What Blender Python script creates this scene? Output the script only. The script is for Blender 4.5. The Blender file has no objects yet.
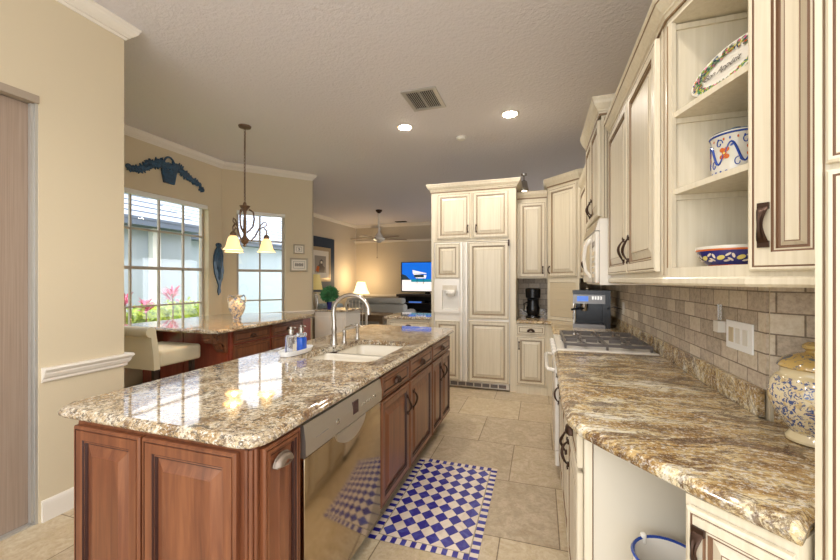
import bpy, bmesh, math, random
from mathutils import Vector
random.seed(7)
PI = math.pi
SC = bpy.context.scene
COL = SC.collection

# ------------------------------------------------------------------ camera, world, light
cam_d = bpy.data.cameras.new('camera'); cam = bpy.data.objects.new('camera', cam_d); COL.objects.link(cam)
cam_d.sensor_width = 36; cam_d.lens = 16.0; cam_d.clip_start = .05; cam_d.clip_end = 200
cam.location = (0, 0, 1.42); cam.rotation_euler = (PI/2, 0, math.atan(120/373.33))
SC.camera = cam
SC.view_settings.view_transform = 'Standard'; SC.view_settings.look = 'None'
SC.view_settings.gamma = 1; SC.view_settings.use_curve_mapping = False
SC.view_settings.exposure = 0.27
W = bpy.data.worlds.new('sky'); SC.world = W; W.use_nodes = True
wb = W.node_tree.nodes['Background']; wb.inputs[0].default_value = (.92, .95, 1, 1); wb.inputs[1].default_value = 2.8
sd = bpy.data.lights.new('sun', 'SUN'); sd.energy = 2.6; sd.angle = .05; sd.color = (1, .96, .9)
so = bpy.data.objects.new('sun', sd); COL.objects.link(so); so.rotation_euler = (math.radians(12), math.radians(27), 0)
CAN_POWER = 19      # recessed ceiling lamps and the added unseen spots
PEND_POWER = 5

# ------------------------------------------------------------------ materials
def lin(c): return tuple(((x/255)/12.92 if x/255 <= .04045 else ((x/255+.055)/1.055)**2.4) for x in c)+(1,)
def newmat(n):
    m = bpy.data.materials.new(n); m.use_nodes = True
    return m, m.node_tree.nodes, m.node_tree.links, m.node_tree.nodes['Principled BSDF']
def plain(n, c, r=.5, metal=0, emis=0, coat=0, trans=0, alpha=1):
    m, N, L, b = newmat(n)
    b.inputs['Base Color'].default_value = lin(c); b.inputs['Roughness'].default_value = r; b.inputs['Metallic'].default_value = metal
    b.inputs['Coat Weight'].default_value = coat; b.inputs['Transmission Weight'].default_value = trans
    if emis: b.inputs['Emission Color'].default_value = lin(c); b.inputs['Emission Strength'].default_value = emis
    return m
def coords(N, L, scale=(1,1,1), rot=(0,0,0)):
    t = N.new('ShaderNodeTexCoord'); mp = N.new('ShaderNodeMapping'); L.new(t.outputs['Object'], mp.inputs[0])
    mp.inputs['Scale'].default_value = scale; mp.inputs['Rotation'].default_value = rot
    return mp.outputs[0]
def ramp(N, L, src, stops, interp='LINEAR'):
    r = N.new('ShaderNodeValToRGB'); r.color_ramp.interpolation = interp
    e = r.color_ramp.elements
    while len(e) < len(stops): e.new(.5)
    for i, (p, c) in enumerate(stops): e[i].position = p; e[i].color = lin(c)
    L.new(src, r.inputs[0]); return r.outputs[0]
def noise(N, L, vec, s, d=4, rough=.55, dist=0):
    n = N.new('ShaderNodeTexNoise'); n.inputs['Scale'].default_value = s; n.inputs['Detail'].default_value = d
    n.inputs['Roughness'].default_value = rough; n.inputs['Distortion'].default_value = dist; L.new(vec, n.inputs['Vector']); return n
def mix(N, L, f, a, b, mode='MIX'):
    m = N.new('ShaderNodeMix'); m.data_type = 'RGBA'; m.blend_type = mode
    if isinstance(f, (int, float)): m.inputs[0].default_value = f
    else: L.new(f, m.inputs[0])
    for s, i in ((a, 6), (b, 7)):
        if isinstance(s, tuple): m.inputs[i].default_value = lin(s)
        else: L.new(s, m.inputs[i])
    return m.outputs[2]
def bump(N, L, b, h, st, dist=.01):
    n = N.new('ShaderNodeBump'); n.inputs['Strength'].default_value = st; n.inputs['Distance'].default_value = dist
    L.new(h, n.inputs['Height']); L.new(n.outputs[0], b.inputs['Normal'])
def wall_mat(n, c, sc=120, st=.25, dist=.002):
    m, N, L, b = newmat(n); v = coords(N, L); k = noise(N, L, v, sc, 3)
    b.inputs['Base Color'].default_value = lin(c); b.inputs['Roughness'].default_value = .75
    bump(N, L, b, k.outputs[0], st, dist); return m
def wood_mat(n, cs, scale=(18, 18, 1.2), r=.32, coat=.3):
    m, N, L, b = newmat(n); v = coords(N, L, scale); k = noise(N, L, v, 2.2, 6, .6, .6)
    L.new(ramp(N, L, k.outputs[0], [(.28, cs[0]), (.5, cs[1]), (.75, cs[2])]), b.inputs['Base Color'])
    b.inputs['Roughness'].default_value = r; b.inputs['Coat Weight'].default_value = coat; b.inputs['Coat Roughness'].default_value = .15
    return m
def granite_mat(n, island):
    m, N, L, b = newmat(n)
    t = coords(N, L)
    d = noise(N, L, t, 2.6, 3, .6)
    off = N.new('ShaderNodeVectorMath'); off.operation = 'SCALE'; off.inputs[3].default_value = .22; L.new(d.outputs['Color'], off.inputs[0])
    ad = N.new('ShaderNodeVectorMath'); ad.operation = 'ADD'; L.new(t, ad.inputs[0]); L.new(off.outputs[0], ad.inputs[1])
    mp = N.new('ShaderNodeMapping'); L.new(ad.outputs[0], mp.inputs[0])
    mp.inputs['Rotation'].default_value = (0, 0, -.5 if island else math.radians(20)); mp.inputs['Scale'].default_value = (1, .8, 1) if island else (.6, 1.7, 1.2)
    def mask(src, lo, hi, v=255, inv=False):
        return ramp(N, L, src, [(lo, (v, v, v)), (hi, (0, 0, 0))] if inv else [(lo, (0, 0, 0)), (hi, (v, v, v))])
    base = noise(N, L, mp.outputs[0], 7 if island else 4.6, 8, .68, .8)
    if island: c = ramp(N, L, base.outputs[0], [(.34, (128, 98, 64)), (.44, (172, 146, 108)), (.53, (200, 184, 154)), (.64, (222, 214, 196))])
    else: c = ramp(N, L, base.outputs[0], [(.36, (116, 86, 46)), (.44, (172, 138, 84)), (.51, (204, 176, 120)), (.57, (226, 210, 168)), (.66, (238, 232, 214))])
    # grains: grey, white, black crystals
    g1 = noise(N, L, t if island else mp.outputs[0], 58 if island else 34, 5, .75, .4); g2 = noise(N, L, t, 80, 4, .7); g3 = noise(N, L, t, 46 if island else 26, 6, .78, .5)
    c = mix(N, L, mask(g1.outputs[0], .42, .47, 225, True), c, (96, 80, 64) if island else (112, 80, 48))
    c = mix(N, L, mask(g2.outputs[0], .54, .58, 225), c, (228, 222, 208))
    c = mix(N, L, mask(g3.outputs[0], .54, .565, 235 if island else 110), c, (74, 70, 66))
    # flowing brown and grey drifts
    w1 = noise(N, L, mp.outputs[0], 2.6 if island else 2.4, 9, .74, 1.8)
    mm = N.new('ShaderNodeMath'); mm.operation = 'SUBTRACT'; L.new(w1.outputs[0], mm.inputs[0]); mm.inputs[1].default_value = .5
    ab = N.new('ShaderNodeMath'); ab.operation = 'ABSOLUTE'; L.new(mm.outputs[0], ab.inputs[0])
    c = mix(N, L, mask(ab.outputs[0], .003, .018 if island else .03, 190 if island else 225, True), c, (92, 64, 44) if island else (82, 52, 32))
    w2 = noise(N, L, mp.outputs[0], 1.7, 6, .7, 1.0)
    c = mix(N, L, mask(w2.outputs[0], .51, .60, 60 if island else 110), c, (122, 116, 108))
    w3 = noise(N, L, mp.outputs[0], 3.1, 7, .72, 1.2)
    c = mix(N, L, mask(w3.outputs[0], .585 if island else .56, .60, 190 if island else 225), c, (84, 52, 32))
    if not island:
        g4 = noise(N, L, mp.outputs[0], 75, 6, .8, .6); c = mix(N, L, mask(g4.outputs[0], .43, .48, 170, True), c, (84, 72, 58))
        g5 = noise(N, L, t, 95, 4, .75); c = mix(N, L, mask(g5.outputs[0], .54, .58, 150), c, (226, 216, 190))
    L.new(c, b.inputs['Base Color']); b.inputs['Roughness'].default_value = .05 if island else .16
    b.inputs['Specular IOR Level'].default_value = .6 if island else .5
    b.inputs['Coat IOR'].default_value = 1.75
    b.inputs['Coat Weight'].default_value = .18 if island else .1; b.inputs['Coat Roughness'].default_value = .02
    return m
def brick_mat(n, U, bw, bh, c1, c2, mortar, ms=.003, rough=.6, off=.5):
    m, N, L, b = newmat(n)
    t = N.new('ShaderNodeTexCoord')
    dp = N.new('ShaderNodeVectorMath'); dp.operation = 'DOT_PRODUCT'; L.new(t.outputs['Object'], dp.inputs[0]); dp.inputs[1].default_value = (U[0], U[1], 0)
    sx = N.new('ShaderNodeSeparateXYZ'); L.new(t.outputs['Object'], sx.inputs[0])
    cx = N.new('ShaderNodeCombineXYZ'); L.new(dp.outputs['Value'], cx.inputs[0]); L.new(sx.outputs[2], cx.inputs[1])
    br = N.new('ShaderNodeTexBrick'); L.new(cx.outputs[0], br.inputs['Vector'])
    br.inputs['Scale'].default_value = 1; br.inputs['Brick Width'].default_value = bw; br.inputs['Row Height'].default_value = bh
    br.inputs['Mortar Size'].default_value = ms; br.offset = off; br.inputs['Mortar Smooth'].default_value = .2
    br.inputs['Color1'].default_value = lin(c1); br.inputs['Color2'].default_value = lin(c2); br.inputs['Mortar'].default_value = lin(mortar)
    k = noise(N, L, t.outputs['Object'], 55, 5, .7)
    c = mix(N, L, .55, br.outputs['Color'], ramp(N, L, k.outputs[0], [(.3, (118, 108, 96)), (.6, (200, 192, 180))]), 'OVERLAY')
    L.new(c, b.inputs['Base Color']); b.inputs['Roughness'].default_value = rough
    inv = N.new('ShaderNodeMath'); inv.operation = 'SUBTRACT'; inv.inputs[0].default_value = 1; L.new(br.outputs['Fac'], inv.inputs[1])
    bump(N, L, b, inv.outputs[0], .6, .002); return m
def floor_mat():
    m, N, L, b = newmat('travertine_floor')
    t = N.new('ShaderNodeTexCoord'); mp = N.new('ShaderNodeMapping'); L.new(t.outputs['Object'], mp.inputs[0])
    mp.inputs['Location'].default_value = (.21, .325, 0)
    br = N.new('ShaderNodeTexBrick'); L.new(mp.outputs[0], br.inputs['Vector']); br.offset = .5
    br.inputs['Scale'].default_value = 1; br.inputs['Brick Width'].default_value = .62; br.inputs['Row Height'].default_value = .605
    br.inputs['Mortar Size'].default_value = .0035; br.inputs['Mortar Smooth'].default_value = .1
    br.inputs['Color1'].default_value = lin((214, 206, 188)); br.inputs['Color2'].default_value = lin((202, 192, 170)); br.inputs['Mortar'].default_value = lin((150, 132, 104))
    k = noise(N, L, t.outputs['Object'], 9, 8, .72, 1.2); k2 = noise(N, L, t.outputs['Object'], 40, 4, .7, .5)
    c = mix(N, L, .6, br.outputs['Color'], ramp(N, L, k.outputs[0], [(.33, (116, 104, 88)), (.5, (152, 146, 136)), (.66, (188, 184, 178))]), 'OVERLAY')
    c = mix(N, L, .35, c, ramp(N, L, k2.outputs[0], [(.38, (92, 82, 70)), (.55, (154, 148, 140))]), 'OVERLAY')
    L.new(c, b.inputs['Base Color']); b.inputs['Roughness'].default_value = .38
    inv = N.new('ShaderNodeMath'); inv.operation = 'SUBTRACT'; inv.inputs[0].default_value = 1; L.new(br.outputs['Fac'], inv.inputs[1])
    bump(N, L, b, inv.outputs[0], .4, .0015); return m
def spot_mat(n, base, fg, sc, lo, hi, r=.15, fg2=None):
    m, N, L, b = newmat(n); v = coords(N, L); k = noise(N, L, v, sc, 5, .6, 1.5)
    c = mix(N, L, ramp(N, L, k.outputs[0], [(lo, (0, 0, 0)), (hi, (255, 255, 255))]), base, fg)
    if fg2:
        k2 = noise(N, L, v, sc*.5, 3, .6, 1)
        c = mix(N, L, ramp(N, L, k2.outputs[0], [(.56, (0, 0, 0)), (.62, (210, 210, 210))]), c, fg2)
    L.new(c, b.inputs['Base Color']); b.inputs['Roughness'].default_value = r; b.inputs['Coat Weight'].default_value = .5
    return m

M = {}
M['wall'] = wall_mat('cream_wall_paint', (205, 190, 160))
M['wallfar'] = wall_mat('beige_wall_paint', (198, 186, 164))
M['ceil'] = wall_mat('textured_ceiling_paint', (218, 214, 216), 38, .8, .010)
M['trim'] = plain('white_trim_paint', (226, 218, 204), .35)
M['floor'] = floor_mat()
M['cream'] = wood_mat('cream_glazed_paint', [(208, 196, 170), (217, 206, 181), (224, 214, 192)], (26, 26, .8), .38, .12)
M['glaze'] = plain('brown_glaze', (136, 110, 80), .5)
M['glazed'] = plain('dark_brown_glaze', (122, 90, 66), .5)
M['cherry'] = wood_mat('cherry_wood', [(88, 46, 27), (112, 64, 38), (134, 82, 50)], (14, 14, 1.0), .3, .3)
M['cherrydk'] = plain('dark_cherry_glaze', (52, 22, 14), .4)
M['maroon'] = wood_mat('red_cherry_wood', [(108, 44, 32), (134, 60, 44), (152, 76, 54)], (10, 10, 1), .3, .4)
M['bronze'] = plain('dark_bronze', (70, 52, 42), .38, .8)
M['bronze_light'] = plain('antique_bronze', (112, 88, 68), .45, .5)
M['panel'] = plain('plain_cream_panel', (208, 200, 182), .5)
M['granite_i'] = granite_mat('speckled_granite', True)
M['granite_r'] = granite_mat('golden_veined_granite', False)
M['tile_x'] = brick_mat('travertine_subway_tile', (0, 1), .152, .0765, (218, 209, 196), (180, 169, 154), (136, 124, 110))
M['tile_y'] = brick_mat('travertine_subway_tile_back', (1, 0), .152, .0765, (218, 209, 196), (180, 169, 154), (136, 124, 110))
M['tile_d'] = brick_mat('travertine_subway_tile_corner', (.7071, -.7071), .152, .0765, (218, 209, 196), (180, 169, 154), (136, 124, 110))
M['steel'] = plain('brushed_stainless', (186, 168, 142), .11, 1)
M['steel2'] = plain('satin_stainless', (200, 194, 184), .3, .9)
M['pewter'] = plain('aged_pewter', (140, 126, 112), .42, .8)
M['nickel'] = plain('brushed_nickel', (190, 184, 174), .25, .95)
M['white'] = plain('white_enamel', (236, 230, 218), .22, 0, 0, .4)
M['whitepl'] = plain('white_plastic', (232, 228, 218), .4)
M['plate'] = plain('bright_white_plastic', (250, 250, 248), .3)
M['steel_dark'] = plain('smoked_steel', (128, 124, 120), .35, .9)
M['sink'] = plain('biscuit_sink_composite', (232, 224, 206), .25, 0, 0, .3)
M['black'] = plain('black_plastic', (20, 20, 22), .25)
M['iron'] = plain('cast_iron', (98, 92, 88), .45)
M['dark'] = plain('dark_cavity', (30, 26, 24), .7)
M['ivory'] = plain('ivory_leather', (216, 208, 180), .5)
M['espresso_wood'] = plain('espresso_wood', (44, 28, 24), .4)
M['bluemetal'] = spot_mat('weathered_blue_iron', (40, 90, 124), (20, 50, 76), 60, .42, .55, .55)
M['blueglass'] = plain('blue_soap', (30, 88, 196), .1, 0, 0, .5)
M['clear'] = plain('clear_plastic', (235, 238, 240), .05, 0, 0, 0, .9)
M['glass'] = None
M['frame'] = plain('window_frame_tan', (176, 166, 152), .45)
M['framew'] = plain('window_frame_white', (224, 224, 220), .4)
M['blueaccent'] = plain('navy_wall_paint', (14, 42, 66), .6)
M['silver'] = plain('silver_picture_frame', (170, 160, 140), .4, .3)
M['gold'] = plain('champagne_picture_frame', (176, 156, 122), .4, .3)
M['mat'] = plain('picture_mat', (222, 214, 198), .8)
M['leaf'] = spot_mat('green_leaf', (34, 96, 54), (58, 134, 74), 30, .4, .6, .5)
M['pink'] = spot_mat('pink_leaf', (206, 64, 116), (232, 120, 158), 14, .4, .6, .5)
M['hedge'] = spot_mat('yellow_green_leaf', (168, 190, 44), (98, 134, 40), 9, .42, .62, .6)
M['stucco'] = wall_mat('white_stucco', (178, 190, 204), 60, .3, .003)
M['roofm'] = plain('pale_roof', (160, 170, 184), .6)
M['fascia'] = plain('grey_fascia', (96, 108, 126), .6)
M['sofa'] = plain('white_sofa_leather', (206, 206, 200), .5)
M['woodlt'] = wood_mat('weathered_wood', [(112, 90, 66), (138, 114, 86), (156, 134, 106)], (2, 14, 14), .5, 0)
M['shade'] = plain('lamp_shade_fabric', (250, 226, 178), .7, 0, 1.6)
M['shadey'] = plain('yellow_lamp_shade_fabric', (214, 190, 120), .7, 0, .25)
M['glow'] = plain('amber_glass_shade', (250, 214, 150), .4, 0, .9)
M['lampface'] = plain('lit_lamp_face', (255, 240, 214), .5, 0, 40)
M['navy'] = plain('cobalt_glaze', (36, 40, 112), .12, 0, 0, .5)
M['orange'] = plain('orange_glaze', (196, 98, 44), .15)
M['cobalt'] = plain('cobalt_paint', (40, 70, 150), .15)
M['lemon'] = plain('lemon_glaze', (214, 196, 110), .15)
M['ceramic'] = plain('white_ceramic', (220, 214, 200), .12, 0, 0, .5)
M['jarblue'] = spot_mat('blue_toile_ceramic', (222, 208, 172), (70, 88, 138), 62, .51, .545, .12, (206, 176, 112))
M['jarcream'] = plain('cream_ceramic', (214, 198, 158), .12, 0, 0, .5)
M['jargold'] = spot_mat('ochre_ceramic', (190, 160, 96), (110, 112, 116), 34, .56, .6, .12)
M['vase'] = spot_mat('beige_blue_vase_ceramic', (222, 208, 178), (104, 120, 150), 30, .50, .55, .15, (196, 172, 126))
M['rugblue'] = spot_mat('blue_glazed_tile', (44, 40, 132), (78, 84, 160), 8, .5, .7, .22)
M['rugwhite'] = spot_mat('cream_marble_tile', (222, 208, 192), (202, 186, 170), 10, .45, .7, .3)
M['rugblue'].node_tree.nodes['Principled BSDF'].inputs['Coat Weight'].default_value = .1
M['rugwhite'].node_tree.nodes['Principled BSDF'].inputs['Coat Weight'].default_value = .1
M['grout'] = plain('tan_grout', (150, 138, 112), .8)
M['tambour'] = plain('tambour_cream', (206, 190, 158), .5)
M['taupetrim'] = plain('taupe_door_header', (158, 143, 124), .5)
M['taupe'] = wood_mat('taupe_door_laminate', [(140, 120, 102), (152, 132, 114), (162, 144, 126)], (60, 60, .8), .5, 0)
M['alu'] = plain('aluminium_trim', (190, 186, 178), .35, .5)
M['screen_b'] = plain('screen_blue', (10, 92, 190), .4, 0, 1.1)
M['screen_s'] = plain('screen_sand', (236, 230, 226), .4, 0, .9)
M['screen_t'] = plain('screen_teal', (20, 130, 150), .4, 0, .8)
M['screen_d'] = plain('screen_dark', (40, 60, 70), .4, 0, .5)
M['display'] = plain('blue_display', (70, 110, 190), .3, 0, .8)
M['display2'] = plain('dark_display', (60, 34, 36), .2)
M['text'] = plain('dark_lettering', (52, 40, 34), .6)
M['greyprint'] = plain('grey_lettering', (140, 132, 122), .6)
M['grass'] = plain('lawn', (120, 150, 60), .9)
def glass_mat():
    m = bpy.data.materials.new('window_glass'); m.use_nodes = True; N = m.node_tree.nodes; L = m.node_tree.links
    N.remove(N['Principled BSDF']); o = N['Material Output']
    a = N.new('ShaderNodeBsdfTransparent'); g = N.new('ShaderNodeBsdfGlossy'); g.inputs['Roughness'].default_value = .02
    x = N.new('ShaderNodeMixShader'); x.inputs[0].default_value = .06
    L.new(a.outputs[0], x.inputs[1]); L.new(g.outputs[0], x.inputs[2]); L.new(x.outputs[0], o.inputs[0]); return m
M['glass'] = glass_mat()

# ------------------------------------------------------------------ mesh builder
ORG = {}
class FR:   # local frame on a face: u along, z up, n outward
    def __init__(s, o, u, n): s.o = Vector(o); s.u = Vector((u[0], u[1], 0)).normalized(); s.n = Vector((n[0], n[1], 0)).normalized()
    def p(s, u, v, n=0): return s.o + s.u*u + Vector((0, 0, v)) + s.n*n
class MB:
    def __init__(s): s.v = []; s.f = []; s.m = []; s.ms = []
    def mi(s, m):
        if m not in s.ms: s.ms.append(m)
        return s.ms.index(m)
    def add(s, vs, fs, m):
        b = len(s.v); s.v += [Vector(v) for v in vs]; k = s.mi(m)
        for f in fs: s.f.append([b+i for i in f]); s.m.append(k)
        return s
    def box(s, a, b, m):
        x0, y0, z0 = a; x1, y1, z1 = b
        return s.add([(x0,y0,z0),(x1,y0,z0),(x1,y1,z0),(x0,y1,z0),(x0,y0,z1),(x1,y0,z1),(x1,y1,z1),(x0,y1,z1)],
            [(0,3,2,1),(4,5,6,7),(0,1,5,4),(1,2,6,5),(2,3,7,6),(3,0,4,7)], m)
    def fbox(s, F, u0, v0, n0, u1, v1, n1, m):
        P = [F.p(u, v, n) for n in (n0, n1) for (u, v) in ((u0,v0),(u1,v0),(u1,v1),(u0,v1))]
        return s.add(P, [(0,3,2,1),(4,5,6,7),(0,1,5,4),(1,2,6,5),(2,3,7,6),(3,0,4,7)], m)
    def rbox(s, a, b, r, m, seg=3):
        bm = bmesh.new(); bmesh.ops.create_cube(bm, size=1)
        for v in bm.verts: v.co = Vector([(a[i]+b[i])/2 + v.co[i]*(b[i]-a[i]) for i in range(3)])
        bmesh.ops.bevel(bm, geom=bm.edges[:], offset=r, segments=seg, profile=.5, affect='EDGES')
        bm.verts.index_update(); s.add([v.co.copy() for v in bm.verts], [[v.index for v in f.verts] for f in bm.faces], m); bm.free(); return s
    def prism(s, poly, z0, z1, m):
        n = len(poly)
        s.add([(p[0], p[1], z0) for p in poly]+[(p[0], p[1], z1) for p in poly],
            [list(range(n))[::-1], list(range(n, 2*n))]+[(i, (i+1) % n, n+(i+1) % n, n+i) for i in range(n)], m); return s
    def fprism(s, F, poly, n0, n1, m):   # polygon in (u, v), extruded along n
        k = len(poly)
        return s.add([F.p(u, v, n0) for u, v in poly]+[F.p(u, v, n1) for u, v in poly],
            [list(range(k))[::-1], list(range(k, 2*k))]+[(i, (i+1) % k, k+(i+1) % k, k+i) for i in range(k)], m)
    def uprism(s, F, poly, u0, u1, m):   # polygon in (n, v), extruded along u
        k = len(poly)
        return s.add([F.p(u0, v, n) for n, v in poly]+[F.p(u1, v, n) for n, v in poly],
            [list(range(k))[::-1], list(range(k, 2*k))]+[(i, (i+1) % k, k+(i+1) % k, k+i) for i in range(k)], m)
    def rings(s, F, u, v, w, h, R):
        prev = None
        for ins, n, m in R:
            P = [F.p(u+ins, v+ins, n), F.p(u+w-ins, v+ins, n), F.p(u+w-ins, v+h-ins, n), F.p(u+ins, v+h-ins, n)]
            if prev: s.add(prev+P, [(i, (i+1) % 4, 4+(i+1) % 4, 4+i) for i in range(4)], m)
            prev = P; last = m
        s.add(prev, [(0, 1, 2, 3)], last); return s
    def lathe(s, c, prof, m, n=24, a0=0):
        prof = list(prof); b = []
        for r, z in prof:
            b += [(c[0]+r*math.cos(a0+2*PI*i/n), c[1]+r*math.sin(a0+2*PI*i/n), c[2]+z) for i in range(n)]
        fs = []
        for k in range(len(prof)-1):
            for i in range(n): j = (i+1) % n; fs.append((k*n+i, k*n+j, (k+1)*n+j, (k+1)*n+i))
        shut = abs(prof[0][0]-prof[-1][0]) < 1e-6 and abs(prof[0][1]-prof[-1][1]) < 1e-6
        if prof[0][0] > 1e-5 and not shut: fs.append(list(range(n))[::-1])
        if prof[-1][0] > 1e-5 and not shut: fs.append([(len(prof)-1)*n+i for i in range(n)])
        return s.add(b, fs, m)
    def tube(s, pts, r, m, n=8, closed=False):
        pts = [Vector(p) for p in pts]; N = len(pts); vs = []; fs = []; up = None
        rr = r if isinstance(r, (list, tuple)) else [r]*N
        for i, p in enumerate(pts):
            a = pts[(i-1) % N] if (i > 0 or closed) else p; b = pts[(i+1) % N] if (i < N-1 or closed) else p
            t = (b-a).normalized()
            if up is None: up = t.orthogonal().normalized()
            up = (up - t*up.dot(t)); up = up.normalized() if up.length > 1e-6 else t.orthogonal().normalized()
            q = t.cross(up)
            vs += [p+(up*math.cos(2*PI*k/n)+q*math.sin(2*PI*k/n))*rr[i] for k in range(n)]
        for i in range(N if closed else N-1):
            j = (i+1) % N
            for k in range(n): l = (k+1) % n; fs.append((i*n+k, i*n+l, j*n+l, j*n+k))
        if not closed: fs += [list(range(n))[::-1], [(N-1)*n+k for k in range(n)]]
        return s.add(vs, fs, m)
    def sweep(s, path, prof, m, closed=False):   # path [(x,y)], prof [(out, z)] closed profile; out is to the RIGHT of travel
        n = len(path); P = [Vector((p[0], p[1])) for p in path]; k = len(prof); vs = []; fs = []
        for i in range(n):
            dirs = []
            if i > 0 or closed: dirs.append((P[i]-P[i-1]).normalized())
            if i < n-1 or closed: dirs.append((P[(i+1) % n]-P[i]).normalized())
            ns = [Vector((d.y, -d.x)) for d in dirs]
            if len(ns) == 2: mv = (ns[0]+ns[1]); mv = mv/(1+ns[0].dot(ns[1]))
            else: mv = ns[0]
            vs += [(P[i].x+mv.x*o, P[i].y+mv.y*o, z) for o, z in prof]
        for i in range(n if closed else n-1):
            j = (i+1) % n
            for a in range(k): b = (a+1) % k; fs.append((i*k+a, i*k+b, j*k+b, j*k+a))
        if not closed: fs += [list(range(k)), [(n-1)*k+a for a in range(k)][::-1]]
        return s.add(vs, fs, m)
    def ell(s, c, r, m, n=14, k=8):
        prof = [(math.sin(PI*i/k), -math.cos(PI*i/k)) for i in range(k+1)]
        vs = []; fs = []
        for a, z in prof: vs += [(c[0]+r[0]*a*math.cos(2*PI*i/n), c[1]+r[1]*a*math.sin(2*PI*i/n), c[2]+r[2]*z) for i in range(n)]
        for q in range(k):
            for i in range(n): j = (i+1) % n; fs.append((q*n+i, q*n+j, (q+1)*n+j, (q+1)*n+i))
        return s.add(vs, fs, m)
    def build(s, name, parent=None, smooth=False, kind=None, label=None, cat=None, group=None, origin=None, ang=None):
        me = bpy.data.meshes.new(name)
        if parent is not None: O = ORG[parent.name]
        elif origin is not None: O = Vector(origin)
        else: O = Vector((0, 0, 0))
        me.from_pydata([tuple(v-O) for v in s.v], [], s.f)
        for m in s.ms: me.materials.append(M[m])
        me.polygons.foreach_set('material_index', s.m)
        bm = bmesh.new(); bm.from_mesh(me); bmesh.ops.remove_doubles(bm, verts=bm.verts, dist=1e-6); bmesh.ops.recalc_face_normals(bm, faces=bm.faces)
        bm.to_mesh(me); bm.free()
        if smooth:
            me.polygons.foreach_set('use_smooth', [True]*len(me.polygons)); me.set_sharp_from_angle(angle=ang or math.radians(40))
            if ang == .6:   # worktops: polished tops stay dead flat
                zt = max(v.co.z for v in me.vertices)
                for e in me.edges:
                    if all(abs(me.vertices[i].co.z-zt) < 1e-4 for i in e.vertices): e.use_edge_sharp = True
        o = bpy.data.objects.new(name, me); COL.objects.link(o)
        ORG[o.name] = O
        if parent is not None: o.parent = parent
        else: o.location = O
        if kind: o['kind'] = kind
        if label: o['label'] = label
        if cat: o['category'] = cat
        if group: o['group'] = group
        return o
def thing(name, label, cat, loc=(0, 0, 0), group=None):
    o = bpy.data.objects.new(name, None); COL.objects.link(o); o.location = loc; o['label'] = label; o['category'] = cat
    o.empty_display_size = .05
    if group: o['group'] = group
    ORG[o.name] = Vector(loc); return o
def struct(name, mb, smooth=False): return mb.build(name, kind='structure', smooth=smooth)
def copy_tree(o, parent=None):
    c = o.copy(); COL.objects.link(c); c.parent = parent; ORG[c.name] = ORG[o.name].copy()
    for ch in list(o.children): copy_tree(ch, c)
    return c
def slab(poly, z0, z1, m, hole=None, edge=None):
    """polygon slab (CCW) with a profiled edge; optional hole polygon."""
    mb = MB(); t = z1-z0
    E_ = edge or [(.010, 0), (.003, .12), (0, .3), (0, .5), (.004, .62), (.008, .66), (.008, .74), (.014, .92), (.022, 1)]
    P = [Vector(p) for p in poly]; n = len(P); mit = []
    for i in range(n):
        d0 = (P[i]-P[i-1]).normalized(); d1 = (P[(i+1) % n]-P[i]).normalized()
        n0 = Vector((-d0.y, d0.x)); n1 = Vector((-d1.y, d1.x)); mit.append((n0+n1)/(1+n0.dot(n1)))
    L = [[(P[i].x+mit[i].x*a, P[i].y+mit[i].y*a, z0+t*b) for i in range(n)] for a, b in E_]
    vs = sum(L, []); fs = [((k*n)+i, k*n+(i+1) % n, (k+1)*n+(i+1) % n, (k+1)*n+i) for k in range(len(E_)-1) for i in range(n)]
    mb.add(vs, fs, m)
    def cap(loop, z):
        bm = bmesh.new(); ed = []
        for lp in [loop]+([hole] if hole else []):
            vv = [bm.verts.new((p[0], p[1], z)) for p in lp]
            ed += [bm.edges.new((vv[i], vv[(i+1) % len(vv)])) for i in range(len(vv))]
        bmesh.ops.triangle_fill(bm, use_beauty=True, edges=ed, normal=(0, 0, 1))
        bm.verts.index_update(); mb.add([v.co.copy() for v in bm.verts], [[v.index for v in f.verts] for f in bm.faces], m); bm.free()
    cap(L[0], z0); cap(L[-1], z1)
    if hole:
        k = len(hole); mb.add([(p[0], p[1], z0) for p in hole]+[(p[0], p[1], z1) for p in hole], [(i, (i+1) % k, k+(i+1) % k, k+i) for i in range(k)], m)
    return mb
def arc(cx, cy, r, a0, a1, n=8): return [(cx+r*math.cos(math.radians(a0+(a1-a0)*i/n)), cy+r*math.sin(math.radians(a0+(a1-a0)*i/n))) for i in range(n+1)]

# door profiles ----------------------------------------------------
def door(F, u, v, w, h, sty='cream', rail=.055, t=.02, n0=.0015):
    c, g = {'cream': ('cream', 'glaze'), 'creamdk': ('cream', 'glazed'), 'cherry': ('cherry', 'cherrydk')}[sty]
    r = min(rail, w*.36, h*.28); b = min(.034, (min(w, h)-2*r-.03)*.3); b = max(b, .006)
    R = [(0, n0, c), (0, n0+t-.005, c), (.005, n0+t, c), (.011, n0+t, c), (.0115, n0+t-.003, g), (.015, n0+t-.003, g), (.016, n0+t, c),
         (r-.012, n0+t, c), (r-.010, n0+t-.005, g), (r-.007, n0+t-.005, g), (r-.003, n0+t-.004, c), (r, n0+t-.012, g), (r+.005, n0+t-.012, g),
         (r+.005+b, n0+t-.002, c)]+([(r+.0055+b, n0+t-.001, g), (r+.0072+b, n0+t-.001, g)] if sty != 'cherry' else [])+[(r+.0085+b, n0+t, c)]
    return MB().rings(F, u, v, w, h, R)
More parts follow.
